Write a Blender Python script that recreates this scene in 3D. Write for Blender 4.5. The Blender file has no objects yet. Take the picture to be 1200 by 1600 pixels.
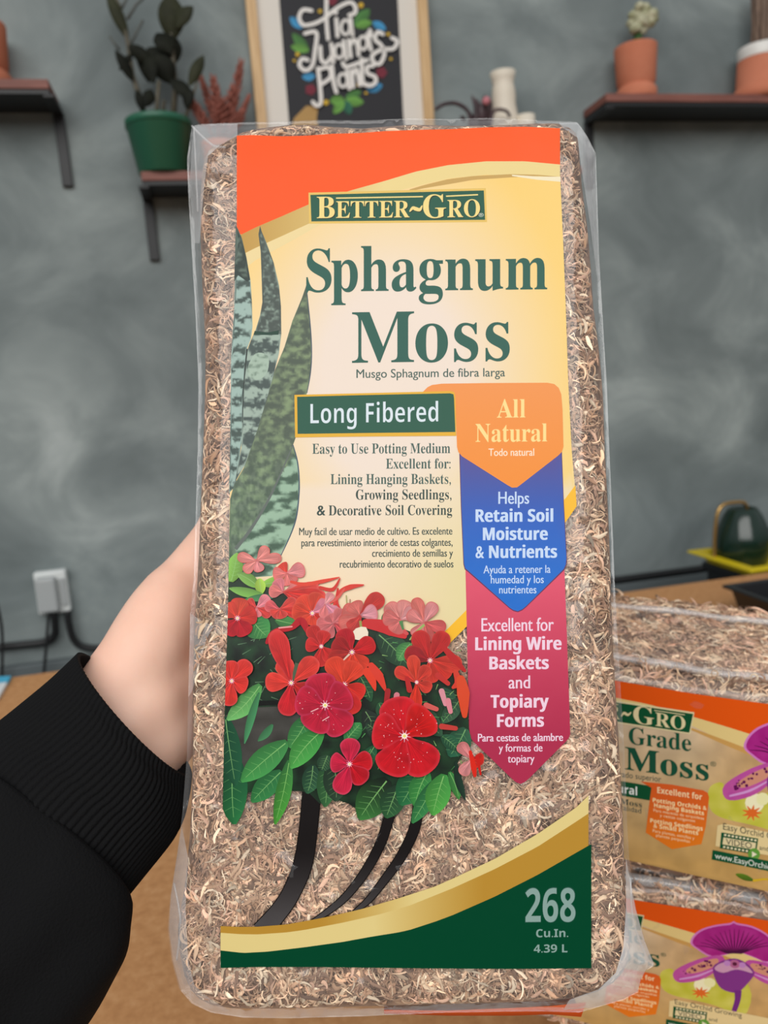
import bpy, bmesh, math, random
import numpy as np
from math import sin, cos, tan, pi, radians, sqrt, atan2
from mathutils import Vector, Matrix, noise
from mathutils.geometry import delaunay_2d_cdt

random.seed(7)
rng = np.random.default_rng(11)
SC = bpy.context.scene
COL = SC.collection

# ------------------------------------------------------------------ camera, light, exposure
FPX = 26 / 34.6 * 1600                       # focal length in pixels of the 1200x1600 frame
CAM = np.array([0.0, 0.0, 1.20])
PITCH, ROLL = radians(9.2), radians(4.2)
_r0 = np.array([1.0, 0, 0]); FWD = np.array([0, cos(PITCH), -sin(PITCH)]); _u0 = np.array([0, sin(PITCH), cos(PITCH)])
RGT = cos(ROLL) * _r0 - sin(ROLL) * _u0
UPV = sin(ROLL) * _r0 + cos(ROLL) * _u0
cd = bpy.data.cameras.new('camera'); cam = bpy.data.objects.new('camera', cd); COL.objects.link(cam)
cd.sensor_fit = 'VERTICAL'; cd.sensor_height = 34.6; cd.sensor_width = 25.95; cd.lens = 26
cd.clip_start = 0.02
_M = Matrix.Identity(4)
for i in range(3):
    _M[i][0] = RGT[i]; _M[i][1] = UPV[i]; _M[i][2] = -FWD[i]; _M[i][3] = CAM[i]
cam.matrix_world = _M
cd.dof.use_dof = True; cd.dof.focus_distance = 0.312; cd.dof.aperture_fstop = 11.0
SC.camera = cam

world = bpy.data.worlds.new('daylight'); SC.world = world; world.use_nodes = True
_nt = world.node_tree; _bg = _nt.nodes['Background']; _bg.inputs[1].default_value = 0.5
# soft interior daylight: bright above, dim floor level below the horizon
_tc = _nt.nodes.new('ShaderNodeTexCoord'); _sp = _nt.nodes.new('ShaderNodeSeparateXYZ'); _rp = _nt.nodes.new('ShaderNodeValToRGB'); _mr = _nt.nodes.new('ShaderNodeMapRange')
_mr.inputs['From Min'].default_value = -.6; _mr.inputs['From Max'].default_value = .6
_rp.color_ramp.elements[0].position = .46; _rp.color_ramp.elements[0].color = (.22, .21, .20, 1)
_rp.color_ramp.elements[1].position = .78; _rp.color_ramp.elements[1].color = (.93, .96, 1, 1)
_nt.links.new(_tc.outputs['Generated'], _sp.inputs[0]); _nt.links.new(_sp.outputs['Z'], _mr.inputs['Value']); _nt.links.new(_mr.outputs[0], _rp.inputs[0]); _nt.links.new(_rp.outputs[0], _bg.inputs[0])


def area(name, loc, target, sx, sy, power, col=(1, 1, 1)):
    l = bpy.data.lights.new(name, 'AREA'); l.shape = 'RECTANGLE'; l.size = sx; l.size_y = sy; l.energy = power; l.color = col
    o = bpy.data.objects.new(name, l); COL.objects.link(o); o.location = loc
    o.rotation_euler = (Vector(target) - Vector(loc)).to_track_quat('-Z', 'Y').to_euler()
    return o
# the shop front: a wide window of daylight behind the photographer
area('shop_window_daylight', (-0.6, -4.5, 4.7), (0, 0.6, 1.35), 7.5, 4.2, 370, (1.0, 0.985, 0.96))

SC.view_settings.view_transform = 'Standard'; SC.view_settings.look = 'None'
SC.view_settings.exposure = 0.0; SC.view_settings.gamma = 1.0
SC.view_settings.use_curve_mapping = False

# ------------------------------------------------------------------ helpers
def lin(c):
    c = np.asarray(c, float) / 255.0
    return np.where(c <= 0.04045, c / 12.92, ((c + 0.055) / 1.055) ** 2.4)

def L4(c, k=1.0):
    v = lin(c) * k
    return (float(v[0]), float(v[1]), float(v[2]), 1.0)

def ray(x, y):
    return FWD + RGT * ((x - 600) / FPX) - UPV * ((y - 800) / FPX)

def at_depth(x, y, z):
    return CAM + ray(x, y) * z

def at_height(x, y, h):
    R = ray(x, y); return CAM + R * ((h - CAM[2]) / R[2])

def tag(o, label, cat, group=None):
    o['label'] = label; o['category'] = cat
    if group: o['group'] = group
    return o

def thing(name, loc, label, cat, group=None):
    o = bpy.data.objects.new(name, None); COL.objects.link(o); o.location = tuple(float(v) for v in loc)
    o.empty_display_size = 0.05
    return tag(o, label, cat, group)

def root_loc(p):
    return p.location if p.parent is None else Vector((0, 0, 0))

def link(o, parent=None):
    COL.objects.link(o)
    if parent is not None:
        o.parent = parent
        o.matrix_parent_inverse = Matrix.Translation(-root_loc(parent))
    return o

def mesh(name, verts, faces, mat, parent=None, cols=None, smooth=True, kind=None):
    me = bpy.data.meshes.new(name)
    me.from_pydata([tuple(map(float, v)) for v in verts], [], [tuple(int(i) for i in f) for f in faces])
    if cols is not None:
        a = me.color_attributes.new('Col', 'FLOAT_COLOR', 'POINT')
        c = np.ones((len(verts), 4), np.float32); c[:, :3] = np.asarray(cols, np.float32)[:, :3]
        a.data.foreach_set('color', c.ravel())
    if smooth: me.polygons.foreach_set('use_smooth', [True] * len(me.polygons))
    me.update()
    o = bpy.data.objects.new(name, me); me.materials.append(mat)
    if kind: o['kind'] = kind
    return link(o, parent)

class MB:
    """collects shapes into one mesh"""
    def __init__(s): s.v = []; s.f = []
    def add(s, v, f):
        b = len(s.v); s.v += [tuple(map(float, p)) for p in v]; s.f += [tuple(i + b for i in q) for q in f]
    def box(s, c, ax, ay, az):
        c, ax, ay, az = map(np.asarray, (c, ax, ay, az))
        v = [c + i * ax + j * ay + k * az for k in (-1, 1) for j in (-1, 1) for i in (-1, 1)]
        s.add(v, [(0, 2, 3, 1), (4, 5, 7, 6), (0, 1, 5, 4), (2, 6, 7, 3), (0, 4, 6, 2), (1, 3, 7, 5)])
    def tube(s, pts, rad, n=10, caps=True):
        pts = [np.asarray(p, float) for p in pts]; m = len(pts)
        if not hasattr(rad, '__len__'): rad = [rad] * m
        prev = None; v = []; f = []
        for i in range(m):
            t = pts[min(i + 1, m - 1)] - pts[max(i - 1, 0)]; t = t / (np.linalg.norm(t) + 1e-12)
            if prev is None:
                a = np.array([0, 0, 1.0]) if abs(t[2]) < .9 else np.array([1.0, 0, 0])
                x = np.cross(a, t)
            else: x = prev - t * (prev @ t)
            x /= np.linalg.norm(x) + 1e-12; prev = x; y = np.cross(t, x)
            for k in range(n):
                a = 2 * pi * k / n; v.append(pts[i] + rad[i] * (cos(a) * x + sin(a) * y))
        for i in range(m - 1):
            for k in range(n):
                f.append((i * n + k, i * n + (k + 1) % n, (i + 1) * n + (k + 1) % n, (i + 1) * n + k))
        if caps: f.append(tuple(range(n))[::-1]); f.append(tuple(range((m - 1) * n, m * n)))
        s.add(v, f)
    def lathe(s, prof, c, n=40, axis=None):
        c = np.asarray(c, float); v = []; f = []; m = len(prof)
        for (r, z) in prof:
            for k in range(n):
                a = 2 * pi * k / n; v.append(c + np.array([r * cos(a), r * sin(a), z]))
        for i in range(m - 1):
            for k in range(n):
                f.append((i * n + k, i * n + (k + 1) % n, (i + 1) * n + (k + 1) % n, (i + 1) * n + k))
        if prof[0][0] > 1e-6: f.append(tuple(range(n))[::-1])
        if prof[-1][0] > 1e-6: f.append(tuple(range((m - 1) * n, m * n)))
        s.add(v, f)
    def blob(s, c, rx, ry, rz, n=10, wob=0.0, seed=0):
        v = []; f = []; c = np.asarray(c, float)
        for i in range(n + 1):
            th = pi * i / n
            for k in range(2 * n):
                ph = pi * k / n
                d = np.array([sin(th) * cos(ph), sin(th) * sin(ph), cos(th)])
                w = 1 + wob * noise.noise(Vector(d * 2.2) + Vector((seed * 3.1, seed, 0)))
                v.append(c + d * np.array([rx, ry, rz]) * w)
        for i in range(n):
            for k in range(2 * n):
                f.append((i * 2 * n + k, (i + 1) * 2 * n + k, (i + 1) * 2 * n + (k + 1) % (2 * n), i * 2 * n + (k + 1) % (2 * n)))
        s.add(v, f)
    def build(s, name, mat, parent=None, smooth=True, bevel=0.0, seg=2, kind=None):
        o = mesh(name, s.v, s.f, mat, parent, smooth=smooth, kind=kind)
        if bevel:
            b = o.modifiers.new('bevel', 'BEVEL'); b.width = bevel; b.segments = seg; b.limit_method = 'ANGLE'; b.angle_limit = radians(35)
            o.data.polygons.foreach_set('use_smooth', [False] * len(o.data.polygons))
        return o

def crom(pts, n=6, closed=False):
    """Catmull-Rom through points"""
    P = [np.asarray(p, float) for p in pts]; m = len(P); out = []
    rngi = range(m if closed else m - 1)
    for i in rngi:
        if closed: a, b, c, d = P[(i - 1) % m], P[i], P[(i + 1) % m], P[(i + 2) % m]
        else: a, b, c, d = P[max(i - 1, 0)], P[i], P[i + 1], P[min(i + 2, m - 1)]
        for k in range(n):
            t = k / n
            out.append(.5 * ((2 * b) + (-a + c) * t + (2 * a - 5 * b + 4 * c - d) * t * t + (-a + 3 * b - 3 * c + d) * t ** 3))
    if not closed: out.append(P[-1])
    return out

def lerp_poly(pts, x):
    return float(np.interp(x, [p[0] for p in pts], [p[1] for p in pts]))

def poly_dist(P, Q):
    """distance from points P (n,2) to closed polyline Q"""
    Q = np.asarray(Q, float); A = Q; B = np.roll(Q, -1, 0); best = np.full(len(P), 1e9)
    for a, b in zip(A, B):
        d = b - a; t = np.clip(((P - a) @ d) / (d @ d + 1e-12), 0, 1)
        best = np.minimum(best, np.linalg.norm(P - (a + t[:, None] * d), axis=1))
    return best

def inside(P, Q):
    Q = np.asarray(Q, float); x, y = P[:, 0], P[:, 1]; r = np.zeros(len(P), bool)
    j = len(Q) - 1
    for i in range(len(Q)):
        xi, yi = Q[i]; xj, yj = Q[j]
        c = ((yi > y) != (yj > y)) & (x < (xj - xi) * (y - yi) / (yj - yi + 1e-12) + xi)
        r ^= c; j = i
    return r

def fill(poly, step):
    """triangulated fill of a closed 2D polygon with inner points on a grid"""
    poly = [tuple(map(float, p)) for p in poly]
    V = [Vector(p) for p in poly]; n = len(V)
    if step:
        xs = [p[0] for p in poly]; ys = [p[1] for p in poly]
        gx = np.arange(min(xs) + step * .5, max(xs), step); gy = np.arange(min(ys) + step * .5, max(ys), step)
        if len(gx) and len(gy):
            G = np.stack(np.meshgrid(gx, gy), -1).reshape(-1, 2)
            G = G + rng.uniform(-.12, .12, G.shape) * step
            ok = inside(G, poly); G = G[ok]
            if len(G):
                G = G[poly_dist(G, poly) > step * .3]
                V += [Vector(g) for g in G]
    r = delaunay_2d_cdt(V, [], [list(range(n))], 1, 1e-7)
    return np.array([tuple(v) for v in r[0]]), [tuple(f) for f in r[2]]

# ------------------------------------------------------------------ materials
def mat(name, col=(200, 200, 200), rough=.6, spec=.5, metal=0.0, sss=0.0, coat=0.0):
    m = bpy.data.materials.new(name); m.use_nodes = True; b = m.node_tree.nodes['Principled BSDF']
    b.inputs['Base Color'].default_value = L4(col); b.inputs['Roughness'].default_value = rough
    b.inputs['Specular IOR Level'].default_value = spec; b.inputs['Metallic'].default_value = metal
    if sss: b.inputs['Subsurface Weight'].default_value = sss; b.inputs['Subsurface Radius'].default_value = (.008, .003, .0015); b.inputs['Subsurface Scale'].default_value = 1.0
    if coat: b.inputs['Coat Weight'].default_value = coat; b.inputs['Coat Roughness'].default_value = .2
    return m

def N(m, t, **kw):
    n = m.node_tree.nodes.new(t)
    for k, v in kw.items():
        if k in n.inputs: n.inputs[k].default_value = v
        else: setattr(n, k, v)
    return n

def LK(m, a, ao, b, bi): m.node_tree.links.new(a.outputs[ao], b.inputs[bi])

def noise_col(m, stops, scale=5, detail=6, rough=.6, stretch=(1, 1, 1), distortion=0.0):
    """noise driven colour ramp into the base colour, object coordinates"""
    b = m.node_tree.nodes['Principled BSDF']
    tc = N(m, 'ShaderNodeTexCoord'); mp = N(m, 'ShaderNodeMapping'); mp.inputs['Scale'].default_value = stretch
    nz = N(m, 'ShaderNodeTexNoise', Scale=scale, Detail=detail, Roughness=rough, Distortion=distortion)
    cr = N(m, 'ShaderNodeValToRGB'); e = cr.color_ramp.elements
    while len(e) < len(stops): e.new(.5)
    for i, (p, c) in enumerate(stops): e[i].position = p; e[i].color = L4(c)
    LK(m, tc, 'Object', mp, 'Vector'); LK(m, mp, 'Vector', nz, 'Vector'); LK(m, nz, 'Fac', cr, 'Fac'); LK(m, cr, 'Color', b, 'Base Color')
    return nz, mp, cr

def bump(m, scale=100, strength=.2, dist=.002, detail=4, stretch=(1, 1, 1), tex=None):
    b = m.node_tree.nodes['Principled BSDF']
    tc = N(m, 'ShaderNodeTexCoord'); mp = N(m, 'ShaderNodeMapping'); mp.inputs['Scale'].default_value = stretch
    nz = tex or N(m, 'ShaderNodeTexNoise', Scale=scale, Detail=detail)
    bp = N(m, 'ShaderNodeBump', Strength=strength, Distance=dist)
    LK(m, tc, 'Object', mp, 'Vector'); LK(m, mp, 'Vector', nz, 'Vector'); LK(m, nz, 0, bp, 'Height'); LK(m, bp, 'Normal', b, 'Normal')
    return bp

def vcol(m, attr='Col'):
    b = m.node_tree.nodes['Principled BSDF']; a = N(m, 'ShaderNodeVertexColor', layer_name=attr); LK(m, a, 'Color', b, 'Base Color'); return m

M = {}
M['plaster'] = mat('grey_plaster', (110, 120, 123), .85, .25)
noise_col(M['plaster'], [(.25, (100, 109, 109)), (.45, (120, 129, 129)), (.6, (140, 149, 148)), (.8, (176, 184, 182))], scale=3.2, detail=5, rough=.55, stretch=(1, 1, 1.2), distortion=.6)
bump(M['plaster'], 14, .15, .004)
M['baseboard'] = mat('grey_paint', (88, 96, 98), .6)
M['floor'] = mat('concrete', (130, 126, 120), .7); noise_col(M['floor'], [(.3, (112, 108, 104)), (.7, (140, 136, 130))], 4)
M['table'] = mat('brown_board', (170, 118, 72), .75, .3)
noise_col(M['table'], [(.3, (176, 124, 78)), (.5, (192, 139, 90)), (.7, (204, 154, 106))], 90, 8, .65, (1, 1, 1))
M['black_metal'] = mat('black_metal', (26, 27, 29), .5)
M['shelf_wood'] = mat('red_brown_wood', (128, 78, 66), .6); noise_col(M['shelf_wood'], [(.3, (110, 64, 54)), (.7, (142, 90, 78))], 8, 5, .6, (1, 1, 12))
M['terracotta'] = mat('terracotta', (198, 122, 94), .85, .15); noise_col(M['terracotta'], [(.3, (190, 114, 86)), (.7, (206, 132, 104))], 9)
M['white_glaze'] = mat('white_glaze', (226, 224, 218), .35)
M['cream_ceramic'] = mat('cream_ceramic', (222, 212, 194), .55)
M['green_plastic'] = mat('green_plastic', (34, 96, 72), .4); bump(M['green_plastic'], 30, .05, .001)
M['soil'] = mat('potting_soil', (48, 38, 32), .95); bump(M['soil'], 200, .6, .004)
M['leaf_dark'] = mat('dark_leaf', (30, 32, 26), .7, .12); noise_col(M['leaf_dark'], [(.3, (20, 22, 18)), (.7, (36, 38, 30))], 18)
M['leaf_olive'] = mat('olive_leaf', (50, 52, 36), .65, .15); noise_col(M['leaf_olive'], [(.3, (36, 38, 26)), (.7, (60, 62, 44))], 16)
M['stem_green'] = mat('stem_green', (84, 78, 62), .6)
M['stem_grey'] = mat('stem_grey', (88, 92, 88), .7)
M['rust_plume'] = mat('rust_plume', (140, 70, 56), .9); noise_col(M['rust_plume'], [(.3, (120, 68, 56)), (.7, (162, 98, 84))], 40)
M['purple_leaf'] = mat('purple_leaf', (56, 36, 44), .45); noise_col(M['purple_leaf'], [(.3, (42, 28, 34)), (.7, (76, 50, 54))], 30)
M['pink'] = mat('pink_flower', (196, 120, 128), .6)
M['cactus_cream'] = mat('pale_cactus', (176, 172, 138), .7); noise_col(M['cactus_cream'], [(.35, (140, 142, 104)), (.65, (200, 196, 168))], 60)
M['cactus_green'] = mat('cactus_green', (50, 82, 38), .6)
M['trunk'] = mat('fibrous_trunk', (110, 88, 74), .9); noise_col(M['trunk'], [(.3, (76, 60, 52)), (.7, (150, 126, 108))], 30, 5, .6, (6, 6, .6))
M['frame_wood'] = mat('pale_frame_wood', (206, 170, 120), .5); noise_col(M['frame_wood'], [(.3, (194, 156, 106)), (.7, (216, 182, 134))], 6, 4, .6, (20, 20, 1.5))
M['mat_board'] = mat('mat_board', (222, 216, 206), .8)
M['outlet'] = mat('white_outlet_plastic', (214, 218, 216), .45)
M['outlet_grey'] = mat('grey_outlet_plastic', (168, 172, 172), .4)
M['cable'] = mat('black_cable', (20, 21, 23), .5)
M['yellow_plastic'] = mat('yellow_plastic', (222, 196, 20), .4)
M['black_plastic'] = mat('black_plastic', (20, 21, 24), .35)
M['can_green'] = mat('dark_green_enamel', (10, 38, 28), .16, .6)
M['brass'] = mat('brass', (186, 150, 92), .3, .5, .9)
M['blue_card'] = mat('blue_card', (70, 176, 214), .5)
M['white_card'] = mat('white_card', (225, 228, 228), .5)
M['skin'] = mat('skin', (232, 178, 154), .5, .35, sss=.12)
noise_col(M['skin'], [(.3, (243, 192, 168)), (.55, (248, 204, 181)), (.75, (250, 212, 191))], 14, 6)
bump(M['skin'], 420, .12, .0006, 6, (1, 1, 1))
M['knit'] = mat('black_knit', (17, 17, 18), .9, .15)
M['print'] = vcol(mat('printed_film', rough=.24, spec=.16, coat=.0)); bump(M['print'], 26, .16, .004, 5, (1, 1, .55))
M['ink'] = vcol(mat('matte_print', rough=.6, spec=.3))
M['moss'] = vcol(mat('dried_moss_fibre', rough=.8, spec=.25))
def film_mat(name, haze, rough):
    m = bpy.data.materials.new(name); m.use_nodes = True; nt = m.node_tree; nt.nodes.clear()
    out = N(m, 'ShaderNodeOutputMaterial'); tr = N(m, 'ShaderNodeBsdfTransparent'); tr.inputs[0].default_value = (.985, .985, .985, 1)
    gl = N(m, 'ShaderNodeBsdfGlossy'); gl.inputs['Roughness'].default_value = rough; gl.inputs['Color'].default_value = (1, 1, 1, 1)
    df = N(m, 'ShaderNodeBsdfDiffuse'); df.inputs['Color'].default_value = (.9, .9, .9, 1)
    lw = N(m, 'ShaderNodeLayerWeight', Blend=.5); pw = N(m, 'ShaderNodeMath', operation='POWER'); pw.inputs[1].default_value = 3.0; fr = N(m, 'ShaderNodeMath', operation='MULTIPLY_ADD'); fr.inputs[1].default_value = .30; fr.inputs[2].default_value = .035; mx = N(m, 'ShaderNodeMixShader'); mh = N(m, 'ShaderNodeMixShader', Fac=haze)
    tc = N(m, 'ShaderNodeTexCoord'); mp = N(m, 'ShaderNodeMapping'); mp.inputs['Scale'].default_value = (1, 1, .6)
    nz = N(m, 'ShaderNodeTexNoise', Scale=55, Detail=4); nz.inputs['Distortion'].default_value = 1.2
    bp = N(m, 'ShaderNodeBump', Strength=.22, Distance=.003)
    LK(m, tc, 'Object', mp, 0); LK(m, mp, 0, nz, 0); LK(m, nz, 0, bp, 'Height')
    for s in (gl, lw, df): LK(m, bp, 0, s, 'Normal')
    LK(m, lw, 'Facing', pw, 0); LK(m, pw, 0, fr, 0)
    LK(m, tr, 0, mh, 1); LK(m, df, 0, mh, 2)
    LK(m, fr, 0, mx, 0); LK(m, mh, 0, mx, 1); LK(m, gl, 0, mx, 2); LK(m, mx, 0, out, 0)
    return m
M['weld'] = film_mat('creased_plastic_film', .24, .16)
M['crumple'] = film_mat('crumpled_plastic_film', .46, .2)
M['film'] = film_mat('clear_plastic_film', .035, .10)

# ------------------------------------------------------------------ printing: flat artwork cut as polygons
_HCAP = {}
def styled(s, style):
    if style == 'sans': return s
    off = {'serif': (0x1D400, 0x1D41A, 0x1D7CE), 'bold': (0x1D5D4, 0x1D5EE, 0x1D7EC)}[style]
    o = ''
    for c in s:
        if 'A' <= c <= 'Z': o += chr(off[0] + ord(c) - 65)
        elif 'a' <= c <= 'z': o += chr(off[1] + ord(c) - 97)
        elif '0' <= c <= '9': o += chr(off[2] + ord(c) - 48)
        else: o += c
    return o

def glyphs(s, thin=0.0):
    cu = bpy.data.curves.new('t', 'FONT'); cu.body = s; cu.size = 1; cu.resolution_u = 5; cu.offset = thin
    o = bpy.data.objects.new('t', cu); COL.objects.link(o)
    dg = bpy.context.evaluated_depsgraph_get(); me = bpy.data.meshes.new_from_object(o.evaluated_get(dg))
    v = np.array([tuple(p.co)[:2] for p in me.vertices]).reshape(-1, 2); f = [tuple(p.vertices) for p in me.polygons]
    bpy.data.objects.remove(o); bpy.data.curves.remove(cu); bpy.data.meshes.remove(me)
    return v, f

class Art:
    """one mesh of printed shapes; pt(x, y, lift) turns artwork coordinates into a place on the printed surface"""
    LIFT = 1.5e-6
    def __init__(s, pt, start=0.0): s.pt = pt; s.edge = None; s.v = []; s.f = []; s.c = []; s.lift = start
    def _add(s, xy, faces, cols, up=True):
        if up: s.lift += s.LIFT
        b = len(s.v)
        for p in xy:
            x = p[0] if s.edge is None else max(p[0], s.edge(p[1]))      # trimmed at the label's cut edge
            s.v.append(s.pt(x, p[1], s.lift))
        s.c += [tuple(c)[:3] for c in cols]
        s.f += [tuple(i + b for i in q) for q in faces]
    def poly(s, pts, col, step=0, smooth=0):
        if smooth: pts = crom(pts, smooth, True)
        xy, f = fill(pts, step)
        cols = [lin(col(p[0], p[1])) if callable(col) else lin(col) for p in xy]
        s._add(xy, f, cols)
    def band(s, top, bot, col, n=40):
        """area between two polylines given left to right"""
        x0, x1 = top[0][0], top[-1][0]; xy = []; f = []
        for i in range(n + 1):
            x = x0 + (x1 - x0) * i / n
            xy += [(x, lerp_poly(top, x)), (x, lerp_poly(bot, x))]
        for i in range(n): f.append((2 * i, 2 * i + 1, 2 * i + 3, 2 * i + 2))
        s._add(xy, f, [lin(col(*p)) if callable(col) else lin(col) for p in xy])
    def stroke(s, pts, w, col, n=8, cap=True):
        P = crom(pts, n) if n > 1 else [np.asarray(p, float) for p in pts]
        m = len(P); W = w if hasattr(w, '__len__') else [w]
        W = np.interp(np.linspace(0, 1, m), np.linspace(0, 1, len(W)), W); xy = []; f = []
        for i in range(m):
            t = P[min(i + 1, m - 1)] - P[max(i - 1, 0)]; t = t / (np.linalg.norm(t) + 1e-9); q = np.array([-t[1], t[0]])
            xy += [P[i] + q * W[i] / 2, P[i] - q * W[i] / 2]
        for i in range(m - 1): f.append((2 * i, 2 * i + 1, 2 * i + 3, 2 * i + 2))
        s._add(xy, f, [lin(col(*p)) if callable(col) else lin(col) for p in xy])
        if cap:
            for e, ww in ((P[0], W[0]), (P[-1], W[-1])): s.disc(e, ww / 2, col)
    def disc(s, c, r, col, ry=None, n=14, rot=0.0):
        ry = ry or r
        xy = [(c[0], c[1])]
        for k in range(n):
            a = 2 * pi * k / n; dx, dy = r * cos(a), ry * sin(a)
            xy.append((c[0] + dx * cos(rot) - dy * sin(rot), c[1] + dx * sin(rot) + dy * cos(rot)))
        f = [(0, 1 + k, 1 + (k + 1) % n) for k in range(n)]
        s._add(xy, f, [lin(col(*p)) if callable(col) else lin(col) for p in xy])
    def text(s, body, x0, y0, x1, y1, cap, style='sans', col=(0, 0, 0), thin=0.0, bold=0.0):
        if style not in _HCAP:
            v, f = glyphs(styled('H', style)); _HCAP[style] = v[:, 1].max()
        v, f = glyphs(styled(body, style), thin)
        gx0, gx1 = v[:, 0].min(), v[:, 0].max(); k = cap / _HCAP[style]
        t = (v[:, 0] - gx0) / (gx1 - gx0)
        X = x0 + (x1 - x0) * t; Y = y0 + (y1 - y0) * t - v[:, 1] * k
        cols = [lin(col)] * len(v)
        s._add(np.stack([X, Y], 1), f, cols)
        if bold:
            for dx, dy in ((bold, 0), (-bold, 0)):
                s._add(np.stack([X + dx, Y + dy], 1), f, cols)
    def leaf(s, a, b, w, c0, c1, rib=None, bend=0.0, n=9):
        a = np.asarray(a, float); b = np.asarray(b, float); d = b - a; l = np.linalg.norm(d); q = np.array([-d[1], d[0]]) / l
        xy = []; cols = []; f = []
        for i in range(n + 1):
            t = i / n; ww = w * .5 * (sin(pi * min(1, t * .93 + .05)) ** .75); c = a + d * t + q * bend * l * sin(pi * t)
            for k, sgn in enumerate((-1, 0, 1)):
                xy.append(c + q * ww * sgn)
                base = np.asarray(c0, float) * (1 - t) + np.asarray(c1, float) * t
                cols.append(lin(np.clip(base * (1.0 if k == 1 else (1.12 if k == 0 else .86)), 0, 255)))
        for i in range(n):
            for k in (0, 1): f.append((3 * i + k, 3 * i + k + 1, 3 * i + k + 4, 3 * i + k + 3))
        s._add(xy, f, cols)
        if rib:
            P = [a + d * t + q * bend * l * sin(pi * t) for t in np.linspace(.04, .9, 7)]
            s.stroke(P, [max(1.2, w * .045), .6], tuple(np.asarray(rib) * .7 + .3 * np.asarray(c1)), 1, cap=False)
            for t in np.linspace(.2, .75, 5) if w > 20 else ():
                c = a + d * t + q * bend * l * sin(pi * t)
                for sg in (-1, 1):
                    s.stroke([c, c + d / l * w * .16 + q * sg * w * .3], [.8, .3], tuple(np.asarray(rib) * .45 + .55 * np.asarray(c1)), 1, cap=False)
    def petal(s, c, p, w, col, edge, seed=0):
        """petal from flower centre c whose middle lies at p"""
        c = np.asarray(c, float); p = np.asarray(p, float); d = (p - c) * 1.75; l = np.linalg.norm(d) + 1e-6; q = np.array([-d[1], d[0]]) / l
        pts = []
        for t, ww in ((0, .16), (.2, .42), (.45, .92), (.72, 1.16), (.9, .92), (1.0, .4)): pts.append((t, ww))
        out = [c + d * t + q * w * .5 * ww * (1 + .12 * noise.noise(Vector((seed * 1.7, t * 3, 1)))) for t, ww in pts]
        out += [c + d * t * (1 + .03 * noise.noise(Vector((seed, t, 4)))) - q * w * .5 * ww * (1 + .12 * noise.noise(Vector((seed * 1.3, t * 3, 9)))) for t, ww in reversed(pts)]
        P = crom(out, 3, True); mid = c + d * .55
        n = len(P); xy = [mid] + [mid + (x - mid) * .82 for x in P] + list(P)
        base = np.asarray(col, float)
        def cc(x, e):
            t = np.clip(((x - c) @ d) / (l * l), 0, 1)
            k = base * (.9 + .16 * noise.noise(Vector((x[0] * .09, x[1] * .09, seed))))
            k = k * (1 - .0) + np.array([18, 8, 6]) * (t - .5)
            return lin(np.clip(k * (1 - e) + np.asarray(edge, float) * e, 0, 255))
        cols = [cc(xy[0], 0)] + [cc(x, 0.03) for x in xy[1:n + 1]] + [cc(x, .34) for x in xy[n + 1:]]
        f = [(0, 1 + k, 1 + (k + 1) % n) for k in range(n)] + [(1 + k, 1 + n + k, 1 + n + (k + 1) % n, 1 + (k + 1) % n) for k in range(n)]
        s._add(xy, f, cols)
        for vv in (-.5, -.22, .1, .38, .6):
            s.stroke([c + d * .12, c + d * .5 + q * w * vv * .3, c + d * .86 + q * w * vv * .62], [.8, .7, .3], np.clip(base * (.80 if vv < 0 else 1.1), 0, 255), 2, cap=False)
    def flower(s, c, petals, w, col, edge=(240, 130, 150), eye=True, specks=0):
        for i, p in enumerate(petals):
            pc, pw = (col, w) if len(p) < 3 else (p[2], w)
            s.petal(c, p[:2], pw, pc, edge, seed=c[0] * .13 + i * 2.7)
        for k in range(specks):
            p = petals[k % len(petals)]; a = rng.uniform(0, 2 * pi)
            s.disc((p[0] + rng.normal(0, w * .2), p[1] + rng.normal(0, w * .2)), rng.uniform(.4, .95), (240, 176, 180), n=6)
        if eye:
            for k in range(9):
                a = 2 * pi * k / 9 + .2; s.stroke([c, (c[0] + cos(a) * w * .19, c[1] + sin(a) * w * .19)], [2.0, .6], (240, 176, 194), 1, cap=False)
            s.disc(c, w * .09, (250, 226, 214), n=10); s.disc(c, w * .05, (226, 216, 110), n=8)
    def build(s, name, material, parent=None): return mesh(name, s.v, s.f, material, parent, cols=s.c, smooth=False)

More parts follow.
